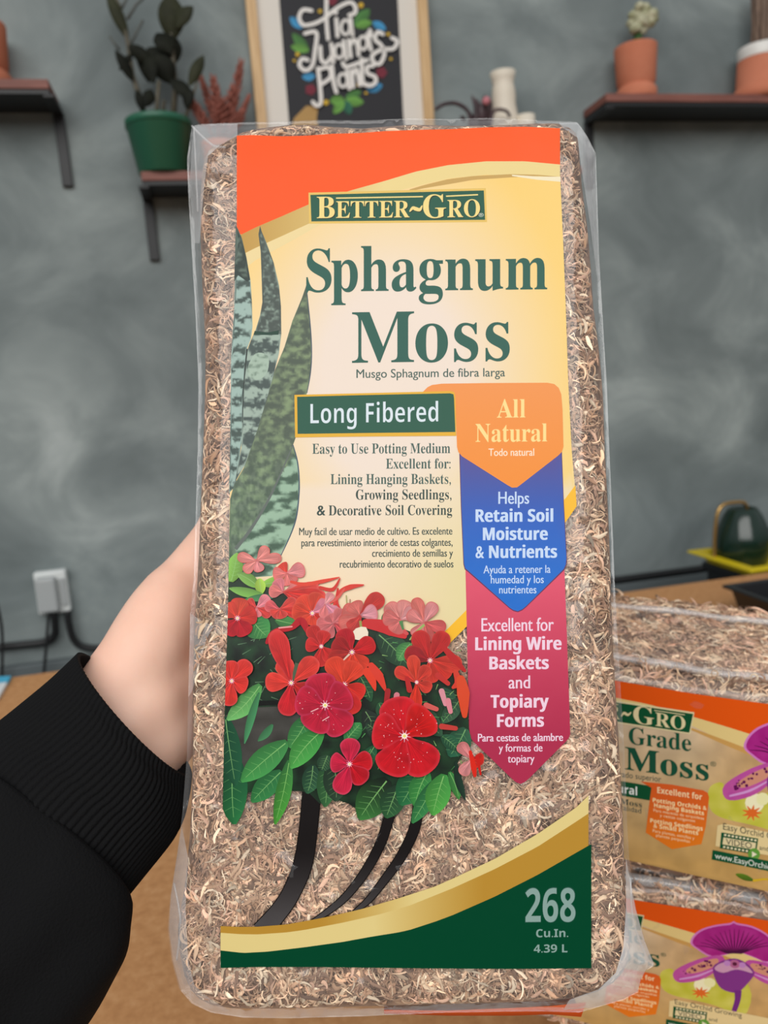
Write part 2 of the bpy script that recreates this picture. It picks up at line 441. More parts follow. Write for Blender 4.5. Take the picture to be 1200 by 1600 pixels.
# ------------------------------------------------------------------ dried moss: curled flat fibres
PAL = [(246, 222, 196), (240, 210, 184), (228, 196, 170), (216, 180, 154), (200, 164, 140), (176, 144, 126), (236, 198, 178), (248, 232, 212), (152, 126, 112)]
def strands(P, T1, T2, Nn, size, palw=None):
    """curled ribbons rooted at P (n,3) with in-plane axes T1, T2 and outward axis Nn (each n,3 or 3)"""
    n = len(P); K = 7; B = 9
    g = np.arange(n) // B; ng = n // B + 1; first = np.minimum(g * B, n - 1)       # tufts of fibres that lie together
    P = P[first] + T1 * rng.normal(0, size * .42, n)[:, None] + T2 * rng.normal(0, size * .42, n)[:, None] + Nn * (rng.uniform(-.06, .10, ng)[g] * size)[:, None]
    ang = rng.uniform(0, 2 * pi, ng)[g] + rng.normal(0, .38, n); curl = rng.normal(0, 1.9, ng)[g] + rng.normal(0, .8, n); ln = size * rng.uniform(.7, 2.3, n); wd = size * np.where(rng.random(n) < .38, rng.uniform(.09, .20, n), rng.uniform(.03, .09, n))
    hgt = size * rng.uniform(.01, .22, n); ph = rng.uniform(0, 2 * pi, n)
    verts = np.zeros((n, K, 3, 3)); x = np.zeros(n); y = np.zeros(n); a = ang.copy()
    tilt = rng.normal(0, .55, n)
    for k in range(K):
        t = k / (K - 1)
        ww = wd * (sin(pi * (0.12 + .8 * t)) ** .6)
        lift = hgt * sin(pi * t) + size * .05 * np.sin(ph + 4 * t)
        cx = P + T1 * x[:, None] + T2 * y[:, None] + Nn * lift[:, None]
        s1 = T1 * (-np.sin(a))[:, None] + T2 * np.cos(a)[:, None]
        side = s1 * np.cos(tilt + 1.2 * t * np.sign(curl))[:, None] + Nn * np.sin(tilt + 1.2 * t * np.sign(curl))[:, None] * .6
        verts[:, k, 0] = cx + side * ww[:, None]
        verts[:, k, 1] = cx + Nn * (ww * .5)[:, None]
        verts[:, k, 2] = cx - side * ww[:, None]
        st = ln / (K - 1); x = x + np.cos(a) * st; y = y + np.sin(a) * st; a = a + curl / (K - 1) + rng.normal(0, .22, n)
    pal = np.array([lin(c) for c in PAL]) * np.array([1.15, 1.06, .94]); idx = rng.choice(len(PAL), ng, p=palw)[g]; own = rng.random(n) < .3; idx = np.where(own, rng.choice(len(PAL), n), idx)
    c = pal[idx] * rng.uniform(.70, 1.08, (n, 1)) * rng.uniform(.72, 1.12, ng)[g][:, None]
    cols = np.repeat(c, K * 3, 0).reshape(n, K, 3, 3)
    cols[:, :, 1] *= 1.06; cols[:, :, 2] *= .82
    base = np.arange(n)[:, None] * (K * 3)
    F = []
    for k in range(K - 1):
        for j in (0, 1): F.append(np.concatenate([base + k * 3 + j, base + k * 3 + j + 1, base + (k + 1) * 3 + j + 1, base + (k + 1) * 3 + j], 1))
    return verts.reshape(-1, 3), np.concatenate(F, 0), cols.reshape(-1, 3)

def fast_mesh(name, V, F, mat_, parent, cols, smooth=True, kind=None):
    me = bpy.data.meshes.new(name); V = np.asarray(V, np.float32); F = np.asarray(F, np.int32)
    me.vertices.add(len(V)); me.vertices.foreach_set('co', V.ravel())
    me.loops.add(F.size); me.loops.foreach_set('vertex_index', F.ravel())
    me.polygons.add(len(F)); me.polygons.foreach_set('loop_start', np.arange(0, F.size, F.shape[1], dtype=np.int32))
    me.polygons.foreach_set('loop_total', np.full(len(F), F.shape[1], np.int32))
    me.update(calc_edges=True)
    a = me.color_attributes.new('Col', 'FLOAT_COLOR', 'POINT'); c = np.ones((len(V), 4), np.float32); c[:, :3] = cols; a.data.foreach_set('color', c.ravel())
    if smooth: me.polygons.foreach_set('use_smooth', np.ones(len(F), bool))
    me.materials.append(mat_)
    o = bpy.data.objects.new(name, me)
    if kind: o['kind'] = kind
    return link(o, parent)

# ------------------------------------------------------------------ the room
YAW = radians(12)
WU = np.array([cos(YAW), sin(YAW), 0.0]); WN = np.array([sin(YAW), -cos(YAW), 0.0]); W0 = np.array([0, 2.1, 0.0]); UZ = np.array([0, 0, 1.0])
def W(u, d, z): return W0 + WU * u + WN * d + UZ * z
def wall_at(x, y, d=0.0):
    R = ray(x, y); t = ((W0 + WN * d - CAM) @ WN) / (R @ WN); P = CAM + R * t
    return float((P - W0) @ WU), float(P[2])
def px_size(x, y, d):     # metres per pixel there
    R = ray(x, y); t = ((W0 + WN * d - CAM) @ WN) / (R @ WN); return t / FPX

b = MB(); b.box(W(0.6, -.06, 1.5), WU * 4.2, WN * .06, UZ * 1.5); o = b.build('wall_back', M['plaster'], smooth=False, kind='structure')
b = MB(); b.box(W(0.6, 1.6, -.05), WU * 4.2, WN * 1.7, UZ * .05); o = b.build('floor', M['floor'], smooth=False, kind='structure')
b = MB(); b.box(W(0.6, .012, .285), WU * 4.2, WN * .012, UZ * .285); o = b.build('baseboard_back', M['baseboard'], smooth=False, kind='structure', bevel=.004)

# ------------------------------------------------------------------ the work table
TZ = .734
t = thing('work_table', W(.1, 1.25, 0), 'long brown board table under the stacked moss bags', 'table')
b = MB(); b.box(W(.1, 1.235, TZ - .0125), WU * 1.45, WN * .625, UZ * .0125); b.build('table_top', M['table'], t, smooth=False, bevel=.003)
for su in (-1, 1):
    for sd in (-1, 1):
        b = MB(); b.box(W(.1 + su * 1.36, 1.235 + sd * .55, (TZ - .025) / 2), WU * .03, WN * .03, UZ * (TZ - .025) / 2); b.build('leg', M['black_metal'], t, smooth=False, bevel=.003)

# ------------------------------------------------------------------ shelves
SD = .125
def shelf(u0, u1, ztop, brackets, zdrop, label):
    t = thing('wall_shelf', W((u0 + u1) / 2, 0, ztop - .02), label, 'shelf', None)
    b = MB(); b.box(W((u0 + u1) / 2, SD / 2 + .004, ztop - .01), WU * (u1 - u0) / 2, WN * SD / 2, UZ * .01); b.build('board', M['shelf_wood'], t, smooth=False, bevel=.002)
    b = MB(); b.box(W((u0 + u1) / 2, SD / 2 + .004, ztop - .0245), WU * ((u1 - u0) / 2 - .002), WN * (SD / 2 - .004), UZ * .0045)
    b.build('black_underside', M['black_metal'], t, smooth=False)['label'] = 'black underside of the board'
    for ub in brackets:
        b = MB(); zb = ztop - .029
        b.box(W(ub, SD / 2, zb - .004), WU * .012, WN * SD / 2, UZ * .004)
        b.box(W(ub, .006, (zb + zdrop) / 2), WU * .012, WN * .0055, UZ * (zb - zdrop) / 2)
        b.build('bracket', M['black_metal'], t, smooth=False, bevel=.002)
    return ztop
_, zl = wall_at(40, 124, SD); ul, _ = wall_at(76, 128, SD); _, zld = wall_at(108, 293, 0)
shelf(-1.25, ul, zl, (-.712, -1.15), zld, 'wall shelf at the left edge, holding only a clay pot')
_, zm = wall_at(255, 268, SD); um, _ = wall_at(220, 270, SD); _, zmd = wall_at(242, 408, 0)
shelf(um, .56, zm, (-.532, .46), zmd, 'lower wall shelf behind the big bag, carrying the green pot and the poster')
_, zr = wall_at(1050, 147, SD); ur, _ = wall_at(946, 148, SD)
shelf(ur, 1.5, zr, (ur + .013, 1.4), zr - .2, 'wall shelf on the right holding two terracotta pots')

# ------------------------------------------------------------------ pots
def pot_profile(R, H, lip=.004):
    return [(R * .80, 0), (R * .98, .002), (R * 1.0, H * .06), (R * 1.0, H * .2), (R * .93, H * .235), (R * .84, H * .26), (R * .85, H * .285), (R * .95, H * .34), (R * 1.04, H * .97), (R * 1.035, H), (R * .93, H), (R * .92, H * .9), (0, H * .88)]
def plant_leaf(p0, p1, w, nrm, curve=.08, thick=.0012, n=8, fold=.18):
    """a pointed leaf with a fold along its midrib and a little thickness"""
    p0, p1 = np.asarray(p0, float), np.asarray(p1, float); d = p1 - p0; l = np.linalg.norm(d); d = d / l
    nr = np.asarray(nrm, float); nr = nr - d * (nr @ d); nr /= np.linalg.norm(nr); q = np.cross(d, nr); v = []; f = []
    for sgn in (1, -1):
        for i in range(n + 1):
            t = i / n; ww = w * .5 * (sin(pi * min(1, .04 + t * .95)) ** .8); c = p0 + d * l * t + nr * l * curve * sin(pi * t)
            for k in (-1, 0, 1): v.append(c + q * ww * k + nr * (abs(k) * ww * fold + sgn * thick * .5 * (1 if k == 0 else .4)))
    m = 3 * (n + 1)
    for i in range(n):
        for k in (0, 1):
            a = (3 * i + k, 3 * i + k + 1, 3 * i + k + 4, 3 * i + k + 3); f.append(a); f.append(tuple(m + j for j in a[::-1]))
        f.append((3 * i, 3 * i + 3, m + 3 * i + 3, m + 3 * i)); f.append((3 * i + 2, m + 3 * i + 2, m + 3 * i + 5, 3 * i + 5))
    return v, f

# terracotta pot with the pale crested cactus
PD = .068
u1, _ = wall_at(993.5, 110, PD); k = px_size(993, 110, PD); R1 = 31 * k; H1 = 79 * k
t = thing('cactus_pot', W(u1, PD, zr), 'terracotta pot with a pale crested cactus on the right shelf', 'potted plant')
b = MB(); b.lathe(pot_profile(R1, H1), W(u1, PD, zr)); b.build('pot', M['terracotta'], t)
b = MB(); b.tube([W(u1 + .006, PD, zr + H1 * .86), W(u1 + .008, PD, zr + H1 + 22 * k)], [.012, .011]); b.build('green_stem', M['cactus_green'], t)
b = MB()
for i, (x, y, r) in enumerate([(999, 50, 9), (991, 46, 10), (1004, 42, 11), (1015, 34, 11), (998, 36, 11), (990, 34, 9), (1006, 26, 11), (1017, 24, 9), (995, 22, 10), (1007, 14, 10), (997, 12, 8), (1014, 15, 7), (987, 24, 6), (1021, 31, 6)]):
    uu, zz = wall_at(x, y, PD); b.blob(W(uu, PD + .008 * sin(i * 2.1), zz), r * k, r * k * .85, r * k * .8, 8, .35, i)
b.build('cactus_crest', M['cactus_cream'], t)

# terracotta pot with white rim and fibrous trunk
u2, _ = wall_at(1187, 110, PD); R2 = 44 * k
t = thing('trunk_plant_pot', W(u2, PD, zr), 'white-rimmed terracotta pot with a brown fibrous trunk, at the right edge', 'potted plant')
H2 = 82 * k
b = MB(); b.lathe([(R2 * .8, 0), (R2 * 1.0, .002), (R2 * 1.0, H2 * .16), (R2 * .93, H2 * .21), (R2 * .88, H2 * .24), (R2 * .82, H2 * .27), (R2 * .76, H2 * .79), (R2 * .5, H2 * .8)], W(u2, PD, zr)); b.build('pot', M['terracotta'], t)
b = MB(); b.lathe([(R2 * .765, H2 * .78), (R2 * .77, H2 * .79), (R2 * .78, H2 * .985), (R2 * .765, H2), (R2 * .66, H2), (R2 * .65, H2 * .9), (0, H2 * .88)], W(u2, PD, zr)); b.build('white_rim', M['white_glaze'], t)
b = MB()
for i in range(16):
    a = 2 * pi * i / 16; r = .019 if i % 2 else .010
    p = W(u2 + r * cos(a), PD + r * sin(a), 0)
    b.tube([p + UZ * (zr + H2 * .86), p + UZ * (zr + H2 + .06) + WU * .006, p + UZ * (zr + H2 + .16) + WU * (.010 + .012 * cos(a))], [.009, .0075, .005], 7)
b.build('trunk', M['trunk'], t)

# clay pot at the far left, only its edge in frame
u3, _ = wall_at(-34, 80, PD); R3 = 36 * k
t = thing('clay_pot', W(u3, PD, zl), 'terracotta pot edge on the left shelf, cut by the left frame edge', 'pot')
b = MB(); b.lathe(pot_profile(R3, 78 * k), W(u3, PD, zl)); b.build('pot', M['terracotta'], t)
b = MB(); b.lathe([(0, .06), (R3 * .9, .066), (0, .0665)], W(u3, PD, zl)); b.build('soil', M['soil'], t)

# green nursery pot with dark stems and leaves
GD = .088
ug, _ = wall_at(251.5, 230, GD); kg = px_size(251, 230, GD); RT = 50.5 * kg; RB = 38 * kg; HG = 80 * kg
t = thing('nursery_pot_plant', W(ug, GD, zm), 'green plastic nursery pot with dark-leaved stems on the middle shelf', 'potted plant')
b = MB(); b.lathe([(RB * .9, 0), (RB, .003), (RT * .965, HG * .86), (RT * .97, HG * .862), (RT, HG * .865), (RT * 1.0, HG * .99), (RT * .985, HG), (RT * .93, HG), (RT * .9, HG * .9)], W(ug, GD, zm), 48); b.build('pot', M['green_plastic'], t)
b = MB(); b.lathe([(RT * .95, HG * .90), (RT * .5, HG * .93), (0, HG * .935)], W(ug, GD, zm)); b.build('soil', M['soil'], t)
def wp(x, y, d): uu, zz = wall_at(x / 3, y / 3, d); return W(uu, d, zz)
zs = zm + HG * .92
for pts, r0, r1, dd in [([(682, 560), (650, 440), (620, 350), (600, 200), (560, 30), (520, -70)], .0075, .003, .075), ([(735, 560), (738, 470), (745, 380)], .006, .004, .1), ([(812, 560), (822, 400), (800, 150), (812, -40)], .0075, .0035, .085), ([(865, 560), (900, 470), (930, 360)], .004, .002, .11), ([(772, 560), (765, 500), (770, 470)], .006, .004, .06)]:
    b = MB(); b.tube([wp(x, y, dd) for x, y in pts], np.linspace(r0, r1, len(pts)), 8); b.build('stem', M['stem_green'], t)
for pts in [[(560, 235), (515, 170)], [(597, 90), (640, 20), (672, -10)], [(612, 210), (640, 150), (670, 95)], [(570, 40), (600, -20)]]:
    b = MB(); b.tube([wp(x, y, .075) for x, y in pts], .0035, 7); b.build('bare_stalk', M['stem_grey'], t)
for i, (x0, y0, x1, y1, w, m_, dd) in enumerate([(600, 185, 500, -40, 50, 'leaf_olive', .075), (622, 380, 540, 235, 46, 'leaf_dark', .085), (602, 215, 720, 300, 55, 'leaf_dark', .09), (640, 240, 700, 390, 40, 'leaf_dark', .08),
        (805, 190, 800, -30, 105, 'leaf_olive', .085), (825, 130, 905, 30, 62, 'leaf_olive', .095), (800, 250, 735, 155, 90, 'leaf_dark', .1), (790, 330, 690, 225, 85, 'leaf_dark', .07), (805, 390, 735, 250, 90, 'leaf_dark', .09), (815, 300, 790, 150, 80, 'leaf_dark', .075), (720, 390, 700, 250, 60, 'leaf_dark', .1),
        (888, 400, 955, 260, 48, 'leaf_olive', .11), (800, 375, 905, 470, 60, 'leaf_dark', .1), (900, 420, 872, 510, 46, 'leaf_dark', .12), (680, 500, 712, 420, 50, 'leaf_dark', .11), (640, 420, 672, 530, 34, 'leaf_dark', .08), (560, 330, 625, 250, 30, 'leaf_dark', .07), (850, 440, 905, 510, 30, 'leaf_dark', .09)]):
    b = MB(); b.add(*plant_leaf(wp(x0, y0, dd), wp(x1, y1, dd + .012 * sin(i * 1.7)), w / 3 * kg * 1.15, WN + .35 * WU * sin(i * 2.3), .06)); b.build('leaf', M[m_], t)

# rust coloured plumes
RD = .075
ur0, zr0 = wall_at(342, 225, RD)
t = thing('rust_plume_plant', W(ur0, RD, zm), 'rust-red plumed plant between green pot and framed poster', 'potted plant')
b = MB(); b.lathe([(.03, 0), (.034, .003), (.042, .07), (.043, .075), (.038, .075), (.036, .065), (0, .063)], W(ur0, RD, zm)); b.build('pot', M['terracotta'], t)
for i, (x0, y0, x1, y1, w, dd) in enumerate([(1060, 640, 1128, 300, 30, .075), (1040, 640, 1000, 370, 34, .08), (1030, 640, 945, 370, 22, .065), (1085, 640, 1165, 455, 18, .07), (1000, 640, 895, 465, 34, .09), (1050, 640, 1090, 420, 44, .065), (1020, 640, 1040, 470, 50, .085), (1075, 640, 1130, 520, 40, .09)]):
    b = MB(); A = wp(x0, y0, dd); B_ = wp(x1, y1, dd); nn = 44
    b.tube([A, (A + B_) / 2, B_], [.003, .0025, .001], 6)
    for j in range(nn):
        s_ = .22 + .78 * j / nn; c = A + (B_ - A) * s_; rr = w / 3 * kg * .95 * (sin(pi * (s_ * .82 + .1)) ** .8)
        a = j * 2.4; dirv = WU * cos(a) + WN * sin(a)
        b.tube([c, c + dirv * rr * .7 + (B_ - A) * .05, c + dirv * rr + (B_ - A) * .11], [.0035, .0034, .001], 5)
    b.build('plume', M['rust_plume'], t)

# purple-leaved trailing plant
VD = .08
upl, _ = wall_at(735, 190, VD)
t = thing('purple_leaf_plant', W(upl, VD, zm), 'small dark purple leafy plant between poster and white vase', 'potted plant')
b = MB(); b.lathe([(.030, 0), (.032, .003), (.038, .085), (.039, .09), (.035, .09), (.033, .08), (0, .078)], W(upl, VD, zm)); b.build('pot', M['black_plastic'], t)
def vp(x, y, d): uu, zz = wall_at(660 + x / 2.222, y / 2.222, d); return W(uu, d, zz)
for i, (pts, w) in enumerate([([(165, 450), (160, 390), (120, 360), (75, 362), (42, 382)], .010), ([(230, 440), (250, 385), (290, 385), (305, 408)], .008), ([(180, 450), (185, 390), (172, 330)], .007)]):
    b = MB(); b.tube(crom([vp(x, y, (.08, .142, .085)[i]) for x, y in pts], 4), [w * .5] * (4 * (len(pts) - 1)) + [.001], 6); b.build('trailing_stem', M['purple_leaf'], t)
for i, (x0, y0, x1, y1, w) in enumerate([(200, 460, 185, 340, 40), (210, 460, 215, 330, 44), (220, 460, 245, 345, 44), (190, 470, 160, 385, 34), (230, 470, 262, 380, 36), (205, 470, 200, 370, 60), (225, 470, 235, 385, 56), (150, 420, 130, 405, 20)]):
    b = MB(); b.add(*plant_leaf(vp(x0, y0, VD), vp(x1, y1, VD + .015 * sin(i * 2)), w / 2.222 * kg, WN + .3 * WU * sin(i * 3), .05)); b.build('leaf', M['purple_leaf'], t)
b = MB(); b.blob(vp(222, 350, VD + .03), .010, .008, .010, 7, .3); b.build('pink_bloom', M['pink'], t)

# white vase and small dish
uv, _ = wall_at(787, 150, .085); kv = px_size(787, 150, .085); ztv = wall_at(787, 114, .085)[1]
HV = ztv - zm
prof = [(.026, 0), (.034, .004), (.042, HV * .2), (.040, HV * .38), (.034, HV * .55), (18 * kv, HV * .68), (18.6 * kv, HV * .76), (17.5 * kv, HV * .84), (16 * kv, HV * .88), (17.5 * kv, HV * .93), (20.2 * kv, HV), (18.5 * kv, HV), (15 * kv, HV * .9), (0, HV * .6)]
t = thing('white_vase', W(uv, .085, zm), 'white ceramic vase with flared lip on the middle shelf', 'vase'); b = MB(); b.lathe(prof, W(uv, .085, zm)); b.build('vase_body', M['cream_ceramic'], t)
us, zt = wall_at(821, 181, .10); HS = zt - zm
t = thing('small_white_cup', W(us, .10, zm), 'small off-white cup just right of the white vase', 'cup')
b = MB(); b.lathe([(.018, 0), (.021, .003), (.024, HS * .8), (.0235, HS), (.020, HS), (.02, HS * .3), (0, HS * .28)], W(us, .10, zm)); b.build('cup_body', M['cream_ceramic'], t)

# ------------------------------------------------------------------ the framed poster standing on the middle shelf
FD = .040
def fp(x, y, d): uu, zz = wall_at(x, y, d); return uu, zz
uL = wall_at(389.5, 60, FD)[0]; uR = wall_at(671.5, 60, FD)[0]; uc = (uL + uR) / 2
ZB, ZT = zm + .0005, zm + .70
fw = 15.5 * px_size(530, 100, FD)
t = thing('framed_poster', W(uc, FD - .015, ZB), 'wood-framed black poster with white hand lettering and leaves', 'framed poster')
b = MB()
for ua in (uL + fw / 2, uR - fw / 2): b.box(W(ua, FD - .014, (ZB + ZT) / 2), WU * fw / 2, WN * .014, UZ * (ZT - ZB) / 2)
for za in (ZB + fw / 2, ZT - fw / 2): b.box(W(uc, FD - .014, za), WU * ((uR - uL) / 2 - fw), WN * .014, UZ * fw / 2)
b.build('frame', M['frame_wood'], t, smooth=False, bevel=.002)
b = MB(); b.box(W(uc, FD - .020, (ZB + ZT) / 2), WU * ((uR - uL) / 2 - fw * .9), WN * .005, UZ * ((ZT - ZB) / 2 - fw * .9)); b.build('mat_board', M['mat_board'], t, smooth=False)
def ppt(x, y, lift):
    d = FD - .0145 + lift * 60
    uu, zz = wall_at(380 + x / 3.75, y / 3.75, d); return W(uu, d, zz)
A = Art(ppt); A.poly([(203, -420), (903, -420), (905, 0), (939, 690), (955, 790), (270, 790), (267, 700), (212, 20)], (42, 42, 46), 60)
A.poly([(275, 760), (300, 690), (370, 620), (440, 625), (430, 690), (440, 760)], (176, 140, 84))
G1, G2, BL, RD_, YE = (70, 120, 60), (98, 150, 66), (60, 140, 186), (120, 40, 56), (206, 170, 50)
for a, c, w, col in [((380, 300), (290, 195), 50, G1), ((385, 295), (280, 270), 46, G2), ((655, 150), (740, 55), 60, G1), ((660, 155), (755, 130), 44, G2), ((345, 165), (275, 100), 44, BL), ((760, 130), (835, 175), 42, BL), ((420, 445), (345, 450), 44, BL), ((725, 525), (815, 500), 52, BL), ((600, 585), (690, 535), 50, G1), ((600, 590), (705, 600), 52, G2), ((595, 590), (625, 670), 50, (40, 96, 74)), ((590, 590), (530, 665), 46, G2), ((590, 585), (510, 590), 54, G2)]:
    A.leaf(a, c, w * 1.15, col, col)
for x, y in ((395, 525), (810, 425), (520, 0)):
    for kk in range(5): A.disc((x + 18 * cos(kk * 1.26), y + 18 * sin(kk * 1.26)), 15, RD_)
for x, y, r in ((690, 30, 16), (450, 65, 12), (318, 318, 13), (485, 600, 16), (850, 200, 11), (675, 497, 11), (300, 355, 9), (720, 545, 9), (865, 345, 9)): A.disc((x, y), r, YE)
A.build('black_sheet', M['ink'], t)
A = Art(ppt, A.lift); WH = (232, 228, 222); w = 22
for pts in [[(400, 62), (350, 58), (328, 100), (350, 145), (410, 140), (475, 108), (545, 50), (620, 14), (655, 35), (655, 75), (622, 88)], [(488, -10), (488, 120), (497, 228)], [(545, 110), (553, 212)], [(628, 110), (640, 205)],
            [(362, 196), (428, 190), (422, 290), (404, 385), (362, 412), (330, 382), (345, 345), (378, 352)], [(452, 275), (458, 350), (488, 368), (518, 330)], [(516, 258), (528, 362)], [(588, 240), (604, 345)], [(618, 235), (630, 332)], [(622, 275), (648, 232), (668, 262), (676, 322)], [(728, 200), (748, 292)], [(742, 178), (750, 210)],
            [(818, 200), (788, 188), (772, 230), (806, 262), (828, 310), (802, 372), (764, 364), (758, 322), (815, 290), (880, 284), (902, 242), (872, 222)],
            [(438, 400), (450, 500), (455, 600), (430, 618), (408, 598)], [(440, 408), (500, 396), (512, 450), (462, 492)], [(520, 385), (530, 480), (546, 540)], [(608, 415), (622, 518)], [(634, 415), (644, 508)], [(640, 440), (664, 405), (684, 498)], [(694, 345), (700, 480), (722, 494)], [(584, 368), (604, 392), (680, 368), (726, 352)], [(762, 385), (726, 393), (730, 430), (772, 450), (774, 484), (740, 502), (704, 490)]]:
    A.stroke(pts, w, WH, 6)
for c, rx, ry in (((600, 160), 26, 42), ((562, 300), 26, 40), ((702, 252), 24, 38), ((584, 470), 26, 38)):
    A.stroke([(c[0] + rx * cos(a), c[1] + ry * sin(a)) for a in np.linspace(0, 2 * pi, 13)], 17, WH, 3)
A.disc((541, 72), 14, WH)
A.build('hand_lettering', M['ink'], t)['label'] = 'white script lettering'

# ------------------------------------------------------------------ outlet, cords and cable on the wall
u0_, z0_ = wall_at(82, 925, .02); ko = px_size(82, 925, .02)
t = thing('outlet_box', W(u0_, 0, z0_), 'white covered outlet box low on the left of the wall', 'outlet')
b = MB(); b.box(W(u0_, .014, z0_), WU * 24 * ko, WN * .014, UZ * 34 * ko); b.build('box', M['outlet'], t, smooth=False, bevel=.006, seg=3)
b = MB(); b.box(W(u0_ - 5 * ko, .040, z0_ - 1 * ko), WU * 15 * ko, WN * .012, UZ * 28 * ko); b.build('cover', M['outlet_grey'], t, smooth=False, bevel=.008, seg=3)
b = MB(); b.box(W(u0_ + 17 * ko, .031, z0_), WU * 4 * ko, WN * .003, UZ * 22 * ko); b.build('hinge', M['outlet_grey'], t, smooth=False, bevel=.002)
def wq(x, y, d): uu, zz = wall_at(x, y, d); return W(uu, d, zz)
def cable(name, pts, r, label):
    P = crom([wq(*p) for p in pts], 6); b = MB(); b.tube(P, r, 8); tag(b.build(name, M['cable']), label, 'cable')
cable('power_cord', [(84, 957, .03), (86, 975, .028), (85, 992, .024), (70, 1003, .02), (30, 1008, .016), (-30, 1014, .016), (-120, 1024, .016)], .010, 'black power cord from the outlet box running to the left')
cable('power_cord', [(105, 955, .03), (108, 975, .028), (116, 1000, .024), (135, 1012, .02), (180, 1010, .016), (300, 990, .014)], .009, 'black power cord from the outlet box turning right behind the sleeve')
cable('thin_cord', [(76, 957, .055), (73, 1000, .055), (68, 1060, .055), (66, 1090, .055)], .004, 'thin black cord hanging straight down from the outlet box')
cable('thin_cord', [(-6, 940, .05), (3, 985, .05), (3, 1060, .05), (1, 1100, .05)], .004, 'thin black cord hanging at the left edge of the frame')
P = [W(u_, .017, .575 + .008) for u_ in np.linspace(.15, 1.9, 12)]
b = MB(); b.tube(P, .011, 8); tag(b.build('floor_cable', M['cable']), 'straight black cable along the wall left of yellow tray', 'cable')

# ------------------------------------------------------------------ bench with yellow tray and watering can behind the table
TRZ = .722
P0 = at_height(1073, 860, TRZ); up0 = (P0 - W0) @ WU; dp0 = (P0 - W0) @ WN
def bx(name, u0, u1, d0, d1, z0, z1, m_, parent, bev=.004):
    b = MB(); b.box(W((u0 + u1) / 2, (d0 + d1) / 2, (z0 + z1) / 2), WU * (u1 - u0) / 2, WN * (d1 - d0) / 2, UZ * (z1 - z0) / 2); return b.build(name, m_, parent, smooth=False, bevel=bev)
_pf = at_height(1117, 899, TRZ); ut0, ut1, dt0, dt1 = up0, up0 + .52, dp0, float((_pf - W0) @ WN)
t = thing('black_crate', W(up0 + .3, .4, 0), 'black crate under the yellow tray behind the table', 'crate')
bx('crate_body', up0 + .045, up0 + .52, dp0 + .02, dt1 - .02, 0, TRZ - .036, M['black_plastic'], t)
bx('crate_rim', up0 + .035, up0 + .53, dp0 + .012, dt1 - .012, TRZ - .050, TRZ - .031, M['black_plastic'], t)
def tray(name, u0, u1, d0, d1, z0, h, rim, m_, label):
    t = thing(name, W((u0 + u1) / 2, (d0 + d1) / 2, z0), label, 'tray')
    b = MB(); s_ = .018
    def ring(i, z): return [W(u0 + i, d0 + i, z), W(u1 - i, d0 + i, z), W(u1 - i, d1 - i, z), W(u0 + i, d1 - i, z)]
    rs = [ring(0, z0 + h - .006), ring(0, z0 + h), ring(rim, z0 + h), ring(rim + s_ * .6, z0 + .004), None]
    v = sum(rs[:4], []); f = []
    for r in range(3):
        for k_ in range(4): f.append((r * 4 + k_, r * 4 + (k_ + 1) % 4, (r + 1) * 4 + (k_ + 1) % 4, (r + 1) * 4 + k_))
    f.append((12, 13, 14, 15))
    v += ring(rim * .8, z0 + h - .006) + ring(rim + s_ * .5, z0)
    for k_ in range(4):
        f.append((k_, 16 + k_, 16 + (k_ + 1) % 4, (k_ + 1) % 4)); f.append((16 + k_, 20 + k_, 20 + (k_ + 1) % 4, 16 + (k_ + 1) % 4))
    f.append((23, 22, 21, 20)); b.add(v, f); b.build('tray_body', m_, t, smooth=False, bevel=.0025)
    return t
tray('yellow_tray', ut0, ut1, dt0, dt1, TRZ - .030, .030, .028, M['yellow_plastic'], 'yellow plastic tray under the dark green watering can')
Pc = at_height(1157, 880, TRZ - .026); ucn = (Pc - W0) @ WU; dcn = (Pc - W0) @ WN; kc = np.linalg.norm(Pc - CAM) / FPX
t = thing('watering_can', W(ucn, dcn, TRZ - .0255), 'dark green barrel-shaped watering can with brass handle', 'watering can')
Rc = 38 * kc; dcn = min(dcn, dt1 - .040 - Rc * .82); ucn = max(ucn, ut0 + .040 + Rc * .82); Hc = 79 * kc; cz = TRZ - .0255; cc = W(ucn, dcn, cz)
b = MB(); b.lathe([(Rc * .82, 0), (Rc * .86, .003), (Rc * .96, Hc * .18), (Rc * 1.0, Hc * .36), (Rc * .95, Hc * .52), (Rc * .82, Hc * .7), (Rc * .66, Hc * .88), (Rc * .54, Hc * .97), (Rc * .49, Hc), (Rc * .44, Hc), (Rc * .44, Hc * .92), (0, Hc * .9)], cc, 48); b.build('can_body', M['can_green'], t)
def cq(x, y): uu, zz = wall_at(x, y, dcn); return W(uu, dcn, zz)
b = MB(); b.tube(crom([cq(1116, 872), cq(1117, 835), cq(1121, 803), cq(1130, 789), cq(1148, 785), cq(1163, 786), cq(1168, 797), cq(1170, 808)], 6), .0048, 10); b.build('brass_handle', M['brass'], t)['label'] = 'thin brass handle'
b = MB(); b.tube([cc + WU * Rc * .8 + UZ * Hc * .3, cc + WU * Rc * 1.5 + UZ * Hc * .7, cc + WU * Rc * 2.2 + UZ * Hc * 1.05], [.008, .006, .005], 10); b.build('spout', M['can_green'], t)

# black seed tray on the table, right
Pb = at_height(1127, 914, TZ + .055); ub_, db_ = (Pb - W0) @ WU, (Pb - W0) @ WN
tray('black_seed_tray', ub_, ub_ + .55, db_, db_ + .27, TZ + .0005, .055, .014, M['black_plastic'], 'black plastic seed tray on the table behind the stacked bags')

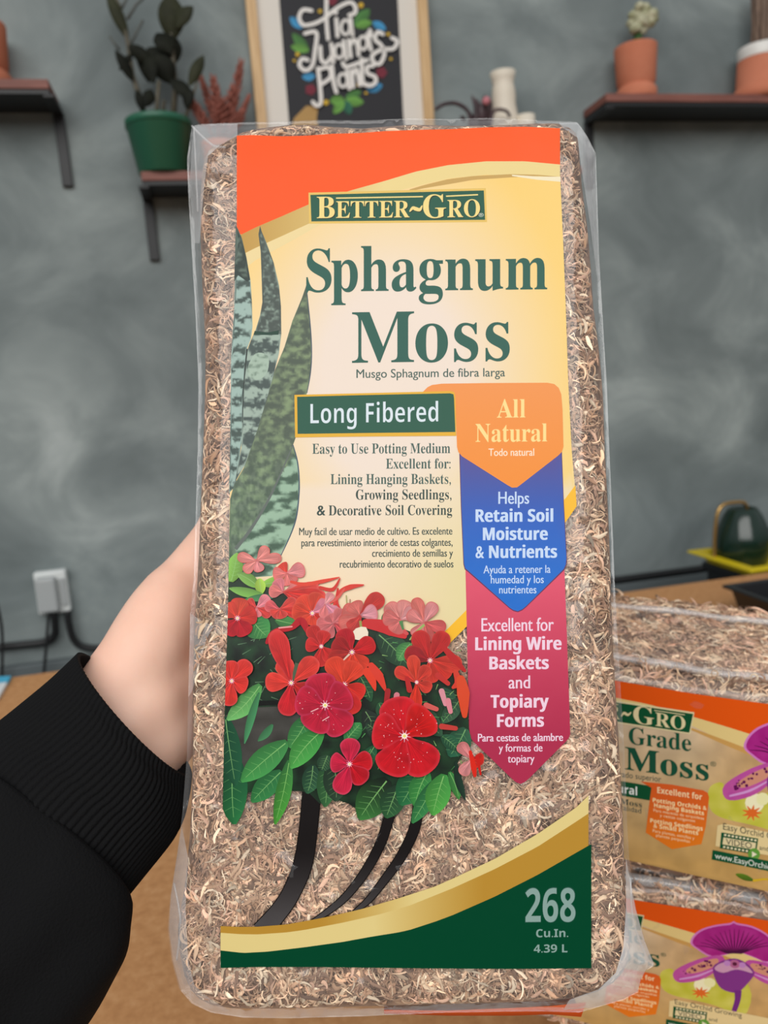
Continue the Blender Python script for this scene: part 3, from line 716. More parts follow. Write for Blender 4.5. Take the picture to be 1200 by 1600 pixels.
# packet at the left edge of the table
t = thing('blue_packet', at_height(-30, 1066, TZ), 'blue and white packet on the table at the left edge', 'packet')
def tq(x, y, h): return at_height(x, y, TZ + h)
b = MB(); pa = [tq(-80, 1062, .006), tq(17, 1056, .006), tq(11, 1066, .006), tq(-80, 1074, .006)]; pb = [p - UZ * .0055 for p in pa]
b.add(pa + pb, [(0, 1, 2, 3), (7, 6, 5, 4), (0, 4, 5, 1), (1, 5, 6, 2), (2, 6, 7, 3), (3, 7, 4, 0)]); b.build('blue_end', M['blue_card'], t, smooth=False)
b = MB(); pa = [tq(-80, 1074, .006), tq(11, 1066, .006), tq(-4, 1092, .006), tq(-80, 1100, .006)]; pb = [p - UZ * .0055 for p in pa]
b.add(pa + pb, [(0, 1, 2, 3), (7, 6, 5, 4), (0, 4, 5, 1), (1, 5, 6, 2), (2, 6, 7, 3), (3, 7, 4, 0)]); b.build('white_body', M['white_card'], t, smooth=False)

# ------------------------------------------------------------------ a bag's front as a tilted plane
class Plane:
    """1/depth is linear in the picture; n is the height above the plane towards the camera"""
    def __init__(s, Z0, b, c):
        s.Z0, s.b, s.c = Z0, b, c; n = b * RGT - c * UPV + FWD; s.nn = np.linalg.norm(n); s.N = -n / s.nn
        s.S = RGT - s.N * (RGT @ s.N); s.S /= np.linalg.norm(s.S); s.T = np.cross(s.N, s.S)
    def pt(s, x, y, n=0.0):
        x_, y_ = (x - 600) / FPX, (y - 800) / FPX
        z = (s.Z0 - n * s.nn) / (1 + s.b * x_ + s.c * y_)
        return CAM + (FWD + RGT * x_ - UPV * y_) * z
    def pts(s, P, n):
        x_, y_ = (P[:, 0] - 600) / FPX, (P[:, 1] - 800) / FPX
        z = (s.Z0 - n * s.nn) / (1 + s.b * x_ + s.c * y_)
        return CAM + (FWD + x_[:, None] * RGT - y_[:, None] * UPV) * z[:, None]

def rounded(d, r, D):
    k = np.clip((r - d) / r, 0, 1); return -D * (1 - np.sqrt(np.clip(1 - k * k, 0, 1)))

def fbm(P, sc, oct_=3, seed=0):
    return np.array([noise.fractal(Vector((p[0] * sc, p[1] * sc, seed)), 1.0, 2.0, oct_) for p in P])

def block(plane, poly, n0, r, D, T, step, amp, seed, back_shrink=.97, colf=None, back_poly=None):
    """a cushion shaped block: front face from the outline, rounded towards it, extruded back by T"""
    XY, F = fill(poly, step); d = poly_dist(XY, poly); h = rounded(d, r, D)
    nz = fbm(XY, .035, 4, seed) * amp
    n = n0 + h + nz * np.clip(d / r, .25, 1)
    Vf = plane.pts(XY, n)
    m = len(XY); no = len(poly)
    rim0 = Vf[:no]; cen = Vf.mean(0)
    rings = []
    if back_poly is not None: rimB = plane.pts(np.asarray(back_poly, float), np.full(no, -T))
    else:
        rimB = rim0 - plane.N * (T - D) ; rimB = cen + (rimB - cen) * 1.0
    for k in (.25, .5, .75, 1.0):
        q = rim0 * (1 - k) + rimB * k
        rings.append(q)
    cB = rimB.mean(0); inn = cB + (rimB - cB) * .9 - plane.N * D * .7
    V = np.concatenate([Vf] + rings + [inn, inn.mean(0)[None]]); F = list(F)
    prev = list(range(no)); base = m
    for k in range(5):
        cur = list(range(base, base + no))
        for i in range(no):
            j = (i + 1) % no; F.append((prev[i], prev[j], cur[j], cur[i]))
        prev = cur; base += no
    for i in range(no): F.append((prev[i], prev[(i + 1) % no], len(V) - 1))
    tri = [f if len(f) == 3 else f for f in F]
    c = None
    if colf is not None: c = colf(V, nz, m)
    return V, tri, c, XY, d

def moss_cols(V, nz, m):
    k = np.array([noise.fractal(Vector(p) * 260, 1.0, 2.0, 3) for p in V])[:, None]
    a, b_ = lin((176, 142, 118)), lin((92, 74, 64)); t = np.clip(.5 + k * .6, 0, 1)
    return b_ * (1 - t) + a * t

def resample(poly, step):
    out = []; n = len(poly)
    for i in range(n):
        a = np.asarray(poly[i], float); b_ = np.asarray(poly[(i + 1) % n], float); k = max(1, int(round(np.linalg.norm(b_ - a) / step)))
        for j in range(k): out.append(a + (b_ - a) * j / k)
    return out

# ------------------------------------------------------------------ the stacked orchid moss bags
AF = None
_top = np.array([(1084.4, 1114), (1078, 1145), (1114.6, 1192), (1105, 1240), (1097, 1320), (1130, 1227.5), (1162.5, 1165), (1127, 1301)])
_sec = np.array([(1006, 1430), (1001, 1452), (1037, 1492), (1031, 1532), (1025, 1582), (1051, 1521), (1079, 1469), (1052.5, 1571)])
_A = np.concatenate([_top, np.ones((8, 1))], 1); AF, *_ = np.linalg.lstsq(_A, _sec, rcond=None)
def to_sec(x, y): return (AF[0, 0] * x + AF[1, 0] * y + AF[2, 0], AF[0, 1] * x + AF[1, 1] * y + AF[2, 1])
_L = AF[:2].T; _Li = np.linalg.inv(_L)
def to_top(x, y): return tuple(_Li @ (np.array([x, y]) - AF[2]))

def z10(x, y): return (950 + x / 4.8, 1040 + y / 4.8)          # reading positions off an enlarged view
def z8(x, y): return to_top(900 + x / 4, 1330 + y / 4)

def orchid_label(plane, conv, parent):
    pt = lambda x, y, l: plane.pt(*conv(x, y), l + .0012)
    A = Art(pt); x0 = 800
    def base(x, y):
        t = np.clip((y - 1130) / 220, 0, 1); u = np.clip((x - 1080) / 120, 0, 1); c = np.array([216, 192, 160.]) * (1 - t) + np.array([204, 162, 96.]) * t
        c = c * (1 - .55 * u * (1 - t)) + np.array([214, 148, 72.]) * .55 * u * (1 - t); k = noise.fractal(Vector((x * .03, y * .03, 4)), 1, 2, 3)
        return c * (.93 + .10 * k)
    edge = [(x0, 1040), (880, 1052), (965, 1064), (1085, 1084), (1200, 1100), (1312, 1116)]
    obot = [(x0, 1062), (900, 1078), (966, 1091), (1012, 1100), (1083, 1120), (1127, 1133), (1169, 1146), (1200, 1157), (1312, 1195)]
    bot = [(x0, 1302), (880, 1318), (990, 1346), (1100, 1371), (1200, 1393), (1312, 1416)]
    A.poly(edge + bot[::-1], base, 9)
    A.band(edge, obot, (222, 84, 16))
    A.band(obot, [(x0, 1066), (966, 1098), (1060, 1124), (1137, 1161), (1196, 1186), (1312, 1243)], (222, 196, 130), 40)
    A.band([(1020, 1118), (1083, 1138), (1137, 1158), (1200, 1182), (1290, 1222)], [(1020, 1119), (1083, 1142), (1137, 1166), (1200, 1192), (1290, 1236)], (198, 152, 84), 20)
    sheet = A.build('printed_label', M['print'], parent)
    # flowers in the picture
    A = Art(pt, A.lift)
    def lime(x, y):
        k = .5 + .5 * noise.noise(Vector((x * .05, y * .05, 2))); return np.array([176, 176, 40.]) * k + np.array([214, 206, 110.]) * (1 - k)
    A.poly([z10(*p) for p in [(756, 930), (790, 890), (860, 880), (900, 985), (1000, 1000), (1180, 960), (1400, 900), (1500, 1100), (1420, 1330), (1250, 1250), (1100, 1200), (880, 1150), (780, 1095), (750, 1010)]], lime, 6, 3)
    A.disc(z10(1100, 1030), 15, (236, 230, 190)); A.disc(z10(1160, 1000), 10, (230, 226, 170))
    for a in range(9): A.stroke([z10(1080, 1105), z10(1080 + 75 * cos(a * .7), 1105 + 60 * sin(a * .7))], [7, 1], (218, 104, 40), 1, cap=False)
    def mag(x, y):
        k = .5 + .5 * noise.noise(Vector((x * .06, y * .06, 5))); return np.array([150, 22, 112.]) * k + np.array([178, 52, 140.]) * (1 - k)
    fan = [(715, 575), (735, 525), (790, 485), (880, 460), (960, 450), (985, 438), (1010, 450), (1100, 468), (1190, 515), (1262, 590), (1270, 660), (1200, 700), (1120, 668), (1010, 632), (930, 650), (840, 660), (760, 615)]
    A.poly([z8(*p) for p in fan], (206, 120, 190), 0, 3)
    A.poly([z8(990 + (x - 990) * .95, 580 + (y - 580) * .92) for x, y in fan], mag, 6, 3)
    for k_ in range(17):
        t = (k_ - 8) / 8; A.stroke([z8(990 + t * 40, 640), z8(990 + t * 150, 600 - 30 * (1 - t * t)), z8(990 + t * 245, 590 - 105 * (1 - abs(t) ** 1.6))], [2.4, 1.8, .7], (70, 14, 60), 4, cap=False)
    def pet(x, y):
        k = .5 + .5 * noise.noise(Vector((x * .08, y * .08, 8))); return np.array([196, 96, 156.]) * k + np.array([170, 60, 150.]) * (1 - k)
    for mir in (1, -1):
        f_ = lambda x, y: z8(990 + (x - 990) * mir, y + (30 if mir < 0 else 0))
        A.poly([f_(*p) for p in [(605, 775), (625, 740), (700, 700), (800, 665), (900, 650), (930, 690), (880, 745), (800, 795), (700, 820), (630, 815)]], pet, 6, 3)
        A.poly([f_(*p) for p in [(690, 740), (780, 695), (880, 670), (880, 710), (790, 750), (710, 765)]], (204, 140, 116), 0, 3)
        A.stroke([f_(650, 800), f_(760, 780), f_(860, 740)], [3, 4, 2], (206, 150, 206), 4)
        for k_ in range(22):
            t = rng.uniform(0, 1); A.disc(f_(665 + 190 * t, 765 - 75 * t + rng.normal(0, 10)), rng.uniform(1, 3), (96, 20, 80), n=7)
    A.poly([z8(*p) for p in [(856, 725), (905, 690), (990, 670), (1065, 700), (1116, 760), (1070, 830), (1015, 880), (960, 880), (905, 855), (870, 800)]], lambda x, y: (126, 52, 132), 6, 3)
    A.poly([z8(*p) for p in [(865, 735), (905, 700), (990, 690), (1060, 712), (1105, 762), (1040, 745), (990, 740), (920, 760)]], (198, 150, 178), 0, 3)
    A.disc(z8(992, 705), 9, (176, 96, 140)); A.disc(z8(992, 705), 4, (88, 30, 60)); A.disc(z8(945, 700), 6, (186, 130, 190)); A.disc(z8(1040, 712), 6, (186, 130, 190))
    A.stroke([z8(1012, 870), z8(1010, 930), z8(985, 1008)], [13, 10, 8], (112, 44, 124), 5, cap=False)
    pic = A.build('orchid_picture', M['print'], sheet); pic['label'] = 'purple orchid picture printed on the label'
    A = Art(pt, A.lift)
    CR, DG = (220, 206, 160), (16, 78, 46)
    A.poly([(851, 1078), (1085, 1113), (1078.5, 1147), (846, 1112)], CR)
    A.poly([(853, 1081), (1083, 1115.5), (1077, 1145), (849, 1110)], DG)
    A.text('B', 858, 1107, 876, 1110, 27, 'serif', CR); A.text('ETTER', 878, 1110, 968, 1124, 20, 'serif', CR)
    A.stroke([(971, 1119), (975, 1114), (981, 1117), (986, 1113)], [1.5, 4, 4, 1.5], CR, 4)
    A.text('G', 989.5, 1129, 1022, 1134, 27, 'serif', CR); A.text('RO', 1024, 1134, 1071, 1141, 21, 'serif', CR)
    A.stroke([(880, 1088), (966, 1101)], 1.2, CR, 1, cap=False); A.stroke([(1022, 1110), (1070, 1117)], 1.2, CR, 1, cap=False)
    A.build('brand_plate', M['print'], sheet)['label'] = 'green brand plate with cream letters'
    A = Art(pt, A.lift); TG = (24, 78, 56)
    A.text('Grade', 982.5, 1162, 1080, 1174, 26, 'serif', TG); A.text('Moss', 977, 1202, 1107, 1220, 35, 'serif', TG, bold=.5)
    A.text('®', 1110, 1197, 1119, 1198, 7, 'sans', TG); A.text('grado superior', 962, 1213, 1033, 1222, 9, 'sans', (70, 84, 76))
    A.build('title_lettering', M['print'], sheet)['label'] = 'dark green title lettering'
    A = Art(pt, A.lift)
    A.poly([(850, 1200), (1019, 1228.5), (1016, 1251), (850, 1222)], DG); A.text('Natural', 936, 1233, 995.5, 1243, 13, 'bold', (228, 232, 226))
    A.text('Moss', 969, 1256, 1003, 1262, 9, 'serif', (60, 74, 66)); A.text('calidad', 969, 1265, 1002, 1271, 8, 'sans', (80, 92, 84))
    OR = lambda x, y: np.array([214, 92, 36.]) + np.array([12, 30, -6.]) * np.clip((y - 1240) / 80, 0, 1)
    A.poly([(1001, 1221), (1050, 1226), (1099, 1235), (1106, 1239), (1108, 1246), (1103, 1290), (1096, 1319), (1050, 1327), (1009, 1301), (1014, 1260), (1018, 1231)], OR, 12)
    TX, TY = (240, 214, 168), (246, 224, 170)
    for s_, xa, ya, xb, yb, cp, st, cl in [('Excellent for', 1027, 1239, 1097, 1250, 9.5, 'bold', TX), ('Potting Orchids &', 1020, 1253, 1104, 1266, 6.5, 'bold', TY), ('Hanging Baskets', 1022, 1261, 1100, 1274, 6.5, 'bold', TY), ('Para macetas de orquídeas', 1021, 1268, 1100, 1281, 4.6, 'sans', TX), ('y cestas colgantes', 1031, 1276, 1086, 1285, 4.6, 'sans', TX), ('Potting Seedlings', 1016, 1285, 1098, 1298, 6.5, 'bold', TY), ('& Small Plants', 1021, 1293, 1091, 1305, 6.5, 'bold', TY), ('Para plantas, semillas y', 1020, 1300, 1085, 1312, 4.6, 'sans', TX), ('plantas pequeñas', 1025, 1307, 1078, 1317, 4.6, 'sans', TX)]:
        A.text(s_, xa, ya, xb, yb, cp, st, cl)
    A.build('orange_badge', M['print'], sheet)['label'] = 'orange badge with small cream text'
    A = Art(pt, A.lift)
    A.poly([(1121, 1290), (1132, 1287), (1290, 1318), (1290, 1352), (1118, 1322)], (222, 200, 146))
    A.text('Easy Orchid Growing', 1130, 1296, 1244, 1319, 10, 'sans', (36, 44, 40))
    def cr(x, y): return z10(x, y)
    A.poly([cr(850, 1250), cr(1127, 1298), cr(1110, 1418), cr(838, 1370)], DG)
    A.poly([cr(866, 1288), cr(1110, 1330), cr(1103, 1382), cr(858, 1340)], (222, 206, 160))
    for k_ in range(9):
        t = k_ / 8
        for ya in (1262, 1352):
            xa, yy = 872 + 226 * t - (8 if ya > 1300 else 0), ya + 40 * t
            A.poly([cr(xa, yy), cr(xa + 17, yy + 3), cr(xa + 15, yy + 17), cr(xa - 2, yy + 14)], (226, 214, 176))
    A.text('VIDEO', *cr(884, 1340), *cr(1078, 1373), 9, 'sans', (30, 40, 36)); A.text('and', *cr(1135, 1380), *cr(1205, 1392), 7, 'sans', (40, 48, 44))
    A.disc(cr(1095, 1415), 9.5, (96, 150, 60)); A.poly([cr(1080, 1393), cr(1118, 1416), cr(1080, 1437)], (226, 220, 190))
    A.poly([(1113.5, 1328), (1200, 1345), (1290, 1363), (1290, 1379), (1200, 1361), (1112, 1343)], DG)
    A.text('www.EasyOrchid', 1117, 1341, 1204, 1359, 9, 'sans', (222, 226, 214))
    A.build('video_panel', M['print'], sheet)['label'] = 'cream video panel with film strip icon and web address'
    A = Art(pt, A.lift)
    A.leaf((1150, 1366), (1178, 1376), 9, (90, 120, 30), (70, 100, 30)); A.stroke([(1178, 1376), (1200, 1374), (1215, 1384)], [4, 3, 2], (206, 168, 40), 4)
    A.build('leaf_print', M['print'], sheet)

def stacked_bag(plane, poly, back_poly, label, conv, seed, T, place):
    P = resample(poly, 14); n = len(P)
    t = thing('orchid_moss_bag', plane.pt(1050, poly[0][1] + 250, -T * .5), label, 'moss bag', 'stacked moss bags')
    BP = None
    if back_poly is not None: BP = resample_like(poly, back_poly, 14)
    V, F, c, XY, d = block(plane, P, -.002, 26, .018, T, 9, .0022, seed, colf=moss_cols, back_poly=BP)
    core = mesh('moss_filling', V, F, M['moss'], t, cols=c)
    # fibres on the front margins and on the top surface
    m = 4200; Q = np.stack([rng.uniform(860, 1300, m * 3), rng.uniform(poly[0][1] - 40, 1700, m * 3)], 1); ok = inside(Q, poly)
    Q = Q[ok]; dd = poly_dist(Q, poly); k = dd < 46; Q, dd = Q[k][:m], dd[k][:m]
    R0 = plane.pts(Q, -.0024 + rounded(dd, 26, .018)); one = np.ones((len(Q), 1))
    v1, f1, c1 = strands(R0, one * plane.S, one * plane.T, one * plane.N, .0062)
    mt = 9000; n_top = None
    if BP is not None:
        top = np.array(poly[place[0]:place[1]], float); bk = np.array(back_poly[place[0]:place[1]], float)
        s_ = rng.uniform(0, len(top) - 1, mt); i0 = np.minimum(s_.astype(int), len(top) - 2); fr = (s_ - i0)[:, None]
        a3 = plane.pts(top, np.full(len(top), -.018)); b3 = plane.pts(bk, np.full(len(bk), -T))
        pa = a3[i0] * (1 - fr) + a3[i0 + 1] * fr; pb = b3[i0] * (1 - fr) + b3[i0 + 1] * fr; w_ = rng.uniform(0, 1, (mt, 1))
        up = np.array([0, 0, 1.0]); tv = (b3 - a3).mean(0); tv /= np.linalg.norm(tv); sv = a3[-1] - a3[0]; sv /= np.linalg.norm(sv); nv = np.cross(sv, tv); nv *= np.sign(nv[2])
        R1 = pa * (1 - w_) + pb * w_ + nv * .0005; o1 = np.ones((mt, 1))
        v2, f2, c2 = strands(R1, o1 * sv, o1 * tv, o1 * nv, .0070)
        V2 = np.concatenate([v1, v2]); F2 = np.concatenate([f1, f2 + len(v1)]); C2 = np.concatenate([c1, c2])
    else: V2, F2, C2 = v1, f1, c1
    fast_mesh('moss_fibres', V2, F2, M['moss'], core, C2, kind='stuff')
    # clear film with welded creases
    g = 5.0; FP = [np.asarray(p) for p in P]; cx = np.mean(FP, 0); FP = [cx + (p - cx) * (1 + g / np.linalg.norm(p - cx)) for p in FP]
    BQ = None
    if BP is not None: cb = np.mean(BP, 0); BQ = [cb + (p - cb) * (1 + g / np.linalg.norm(p - cb)) for p in BP]
    V, F, c, XY, d = block(plane, FP, .0011, 26, .016, T + .002, 16, .0002, seed + 3, back_poly=BQ)
    film = mesh('plastic_film', V, F, M['film'], t)
    if BP is None:
        tp = np.array(poly[place[0]:place[1]], float); b = MB()
        b.tube([plane.pt(x, y + 2, -.006) for x, y in crom(tp, 5)], .0034, 8); b.build('film_crease', M['weld'], film)
    if BP is not None:
        for wv in (.02, .80):
            b = MB(); pts = []
            for i in range(len(top) * 4 - 3):
                s = i / 4; i_ = min(int(s), len(top) - 2); f_ = s - i_
                a = a3[i_] * (1 - f_) + a3[i_ + 1] * f_; bb = b3[i_] * (1 - f_) + b3[i_ + 1] * f_
                pts.append(a * (1 - wv) + bb * wv + nv * (.0035 + .0008 * sin(i * 1.3)))
            b.tube(pts, .0026, 6); b.build('film_crease', M['weld'], film)
    orchid_label(plane, conv, t)
    return t

def resample_like(poly, back, step):
    out = []; n = len(poly)
    for i in range(n):
        a = np.asarray(poly[i], float); b_ = np.asarray(poly[(i + 1) % n], float); k = max(1, int(round(np.linalg.norm(b_ - a) / step)))
        p = np.asarray(back[i], float); q = np.asarray(back[(i + 1) % n], float)
        for j in range(k): out.append(p + (q - p) * j / k)
    return out

PT = Plane(.474, .16, -.06); PS = Plane(.4625, .20, -.18)
topP = [(800, 1000), (850, 1020), (965, 1037), (1085, 1058), (1200, 1072), (1310, 1086), (1335, 1100), (1330, 1410), (1310, 1421), (1200, 1398), (1080, 1374), (985, 1353), (860, 1327), (800, 1313)]
topB = [(815, 915), (850, 922), (960, 936), (1080, 947), (1190, 961), (1290, 974), (1300, 980), (1290, 1250), (1270, 1262), (1180, 1245), (1075, 1225), (985, 1206), (870, 1184), (815, 1172)]
secP = [(795, 1331), (860, 1347), (985, 1370), (1100, 1388), (1200, 1406), (1310, 1429), (1335, 1440), (1335, 1672), (1310, 1690), (1200, 1664), (940, 1606), (860, 1588), (800, 1574)]
stacked_bag(PT, topP, topB, 'upper moss bag in the right-hand stack, its whole moss top showing', lambda x, y: (x, y), 21, .12, (0, 6))
stacked_bag(PS, secP, None, 'lower moss bag in the right-hand stack, whole purple orchid showing', to_sec, 37, .12, (0, 6))

# ------------------------------------------------------------------ the big bag held up in front
BP_ = Plane(.315, .02, .14); BT = .068
film_out = [(300,196),(318,193),(370,191),(430,190),(500,187),(560,188),(640,185),(700,186),(760,184),(830,187),(902,190),(918,214),(931,240),(933,300),(936,400),(943,520),(948,600),(952,700),(956,800),(960,900),(964,980),(970,1080),(976,1180),(980,1290),(985,1370),(994,1420),(1008,1470),(1024,1508),(1010,1516),(1002,1530),(997,1550),(975,1562),(930,1575),(905,1582),(840,1580),(700,1582),(560,1588),(450,1591),(380,1590),(330,1582),(300,1568),(280,1545),(268,1500),(262,1450),(266,1400),(276,1340),(285,1270),(292,1180),(294,1100),(297,1000),(297,960),(303,900),(306,800),(309,700),(310,600),(306,500),(300,400),(294,300),(292,250)]
moss_out = [(330,225),(345,222),(372,205),(420,196),(480,192),(560,198),(640,192),(720,194),(800,192),(870,190),(900,205),(908,240),(912,290),(920,350),(926,420),(930,480),(938,540),(945,620),(948,700),(953,800),(957,900),(960,1000),(966,1100),(972,1200),(977,1300),(980,1400),(985,1450),(985,1500),(960,1540),(900,1563),(800,1570),(650,1574),(500,1578),(400,1580),(330,1575),(295,1550),(280,1500),(275,1450),(285,1390),(294,1300),(298,1200),(298,1100),(300,1000),(303,950),(308,860),(312,760),(316,660),(318,560),(315,480),(312,420),(310,340),(312,280),(318,245)]
moss_out = [(x + (3 if x < 400 else (-3 if x > 900 else 0)), y + (3 if y < 230 else (-4 if y > 1500 else 0))) for x, y in moss_out]
big = thing('moss_bag', BP_.pt(628, 880, -BT / 2), 'big clear bag of sphagnum moss held upright in the foreground', 'moss bag')
MP = resample(crom(moss_out, 2, True), 9)
V, F, c, XY, d = block(BP_, MP, -.0050, 34, .013, BT, 6, .0042, 3, colf=moss_cols)
core = mesh('moss_filling', V, F, M['moss'], big, cols=c)

label_edge_L = [(212, 373), (290, 371), (370, 370), (480, 366), (600, 362), (700, 360), (850, 358), (960, 356), (1050, 353), (1150, 350), (1260, 348)]
base_poly = [(373, 212), (395, 211), (440, 213), (480, 212), (520, 209), (560, 208), (600, 205), (650, 203), (700, 202), (760, 199), (820, 198), (868, 200), (872, 206), (875, 270), (880, 380), (884, 480), (888, 600), (893, 700), (901, 790), (899, 793), (883, 816), (760, 948), (699, 1008), (640, 1010), (356, 1010), (357, 960), (358, 850), (360, 700), (362, 600), (366, 480), (370, 370)]
green_poly = [(344.6, 1447), (403, 1448), (447, 1444.6), (505, 1434), (563, 1421), (621.7, 1404), (680, 1385), (707, 1373), (773, 1342), (840, 1303), (900, 1262), (919, 1243), (920, 1321), (924, 1513), (800, 1514), (650, 1513), (500, 1511), (344.6, 1512.5)]
flower_poly = [(355, 880), (470, 900), (560, 930), (660, 960), (720, 1040), (733, 1140), (715, 1225), (690, 1262), (650, 1255), (600, 1266), (565, 1270), (520, 1246), (470, 1236), (430, 1240), (392, 1240), (360, 1275), (349, 1210)]
red_poly = [(719, 708), (880, 708), (885, 880), (888, 1060), (891, 1147), (886, 1157), (814, 1225), (740, 1159), (735, 1150), (728, 890)]
# loose fibres where the moss shows
n_s = 110000
Q = np.stack([rng.uniform(270, 990, n_s), rng.uniform(185, 1580, n_s)], 1); Q = Q[inside(Q, MP)]; keep = np.ones(len(Q), bool)
for pl in (base_poly, green_poly, flower_poly, red_poly): keep &= ~(inside(Q, pl) & (poly_dist(Q, pl) > 14))
Q = Q[keep]; dd = poly_dist(Q, MP); sel = rng.permutation(len(Q))[:34000]; Q, dd = Q[sel], dd[sel]
R0 = BP_.pts(Q, -.0042 + rounded(dd, 34, .013) + fbm(Q, .035, 4, 3) * .0042 * np.clip(dd / 34, .25, 1) + rng.normal(0, .0003, len(Q)))
k_ = np.clip((34 - dd) / 34, 0, 1)[:, None]
e = 2.0; gx = (poly_dist(Q + [e, 0], MP) - poly_dist(Q - [e, 0], MP)) / (2 * e); gy = (poly_dist(Q + [0, e], MP) - poly_dist(Q - [0, e], MP)) / (2 * e)
out3 = -(gx[:, None] * BP_.S - gy[:, None] * BP_.T)
Nv = BP_.N * np.sqrt(1 - (k_ * .85) ** 2) + out3 * k_ * .85; Nv /= np.linalg.norm(Nv, axis=1)[:, None]
T1 = np.cross(Nv, np.ones((len(Q), 1)) * BP_.S + .001); T1 /= np.linalg.norm(T1, axis=1)[:, None]; T2 = np.cross(Nv, T1)
v1, f1, c1 = strands(R0, T1, T2, Nv, .0048)
_c = v1 - CAM; _z = _c @ FWD; _px = np.stack([600 + FPX * (_c @ RGT) / _z, 800 - FPX * (_c @ UPV) / _z], 1)
_bad = ~inside(_px, MP); _keep = ~_bad.reshape(-1, 21).any(1); _nk = int(_keep.sum())
v1 = v1.reshape(-1, 21, 3)[_keep].reshape(-1, 3); c1 = c1.reshape(-1, 21, 3)[_keep].reshape(-1, 3); Q = Q[_keep]
f1 = f1.reshape(12, -1, 4)[:, :_nk].reshape(-1, 4)
over = (v1 - BP_.pt(628, 860, 0)) @ BP_.N + .0014
v1 = v1 - BP_.N * np.clip(over, 0, None)[:, None]
# clumps: whole patches lighter, pinker or darker
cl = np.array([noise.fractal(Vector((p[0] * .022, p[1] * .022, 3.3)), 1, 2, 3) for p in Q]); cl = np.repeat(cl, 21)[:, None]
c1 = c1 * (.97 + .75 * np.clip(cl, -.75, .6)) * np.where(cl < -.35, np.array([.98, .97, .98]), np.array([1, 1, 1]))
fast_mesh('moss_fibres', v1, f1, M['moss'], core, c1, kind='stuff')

# clear film around it
FP_ = resample(film_out, 10); XYf, Ff = fill(FP_, 11); df = poly_dist(XYf, FP_)
hf = rounded(df, 46, .014); ridge = 1 - np.abs(fbm(XYf, .020, 3, 9)) * 2
wr = fbm(XYf, .03, 3, 5) * .0010 + np.clip(ridge - .55, 0, 1) * .0022
m_in = inside(XYf, base_poly) | inside(XYf, green_poly) | inside(XYf, flower_poly) | inside(XYf, red_poly)
edge_k = np.clip(df / 30, 0, 1)
lab = np.min(np.stack([poly_dist(XYf, p) for p in (base_poly, green_poly, flower_poly, red_poly)]), 0)
amp = np.where(m_in, 0, np.clip(lab / 18, 0, 1)) * edge_k
nf = -.0007 + hf + np.clip(wr, -.0001, .0016) * amp
Vf = BP_.pts(XYf, nf); nb = len(XYf)
hb_ = rounded(df, 46, .026)
Vb = BP_.pts(XYf, np.full(nb, -.0147)) - BP_.N * ((BT - .0125) + hb_)[:, None]
no = len(FP_); Vall = np.concatenate([Vf, Vb]); Fall = list(Ff) + [tuple(nb + i for i in f[::-1]) for f in Ff]
for i in range(no): j = (i + 1) % no; Fall.append((i, j, nb + j, nb + i))
film = mesh('plastic_film', Vall, Fall, M['film'], big)
# welded corner folds and creases of the film
for pts, r in [([(300, 197, -.013), (318, 215, -.006), (335, 228, -.003), (352, 230, -.001)], .0005), ([(303, 200, -.012), (306, 260, -.01), (309, 330, -.009)], .0004), ([(985, 1372, -.011), (990, 1440, -.008), (1012, 1500, -.01)], .0004), ([(272, 1380, -.011), (282, 1440, -.007), (276, 1500, -.008)], .0004)]:
    b = MB(); b.tube(crom([BP_.pt(*p) for p in pts], 6), r, 6); b.build('film_crease', M['weld'], film)
# crumpled spare film at the corners
for k_, pl in enumerate([[(302, 198), (330, 194), (371, 193), (371, 212), (345, 226), (325, 244), (318, 300), (312, 380), (303, 380), (296, 290)], [(873, 192), (901, 191), (917, 215), (930, 242), (932, 310), (938, 440), (934, 440), (922, 350), (908, 260), (902, 215), (880, 200)], [(978, 1340), (984, 1372), (993, 1420), (1007, 1470), (1022, 1507), (1009, 1515), (1001, 1530), (996, 1549), (974, 1561), (930, 1574), (880, 1578), (890, 1562), (935, 1546), (962, 1520), (974, 1480), (978, 1420)], [(284, 1290), (276, 1340), (267, 1400), (264, 1450), (270, 1500), (282, 1544), (302, 1566), (332, 1580), (360, 1580), (330, 1562), (304, 1540), (294, 1500), (290, 1420), (294, 1340)], [(297, 958), (318, 972), (334, 978), (322, 1000), (312, 1040), (300, 1080), (294, 1090), (296, 1010)]]):
    pl = resample(pl, 9); XY_, F_ = fill(pl, 5); dq = poly_dist(XY_, FP_)
    n_ = -.0004 + rounded(dq, 46, .014) + .0007 * np.abs(fbm(XY_, .06, 3, 20 + k_)) * np.clip(dq / 10, 0, 1)
    mesh('film_corner', BP_.pts(XY_, n_), F_, M['crumple'] if k_ == 2 else M['weld'], film)
# orange foot of the back label, folded under the bag
b = MB(); top_ = [(600, 1578), (700, 1579), (800, 1575), (860, 1572), (916, 1566)]; bot_ = [(600, 1584), (700, 1587), (800, 1587), (860, 1585), (908, 1589)]
v = [BP_.pt(x, y, -.018) for x, y in top_] + [BP_.pt(x, y, -.020) for x, y in bot_] + [BP_.pt(x, y, -.020) - BP_.N * .03 + BP_.T * .004 for x, y in bot_]
f = []
for i in range(4): f.append((i, i + 1, 6 + i, 5 + i)); f.append((5 + i, 6 + i, 11 + i, 10 + i))
cc = [lin((238, 92, 30))] * len(v); o = mesh('back_label', v, f, M['print'], big, cols=cc); o['label'] = 'orange foot of the back label'

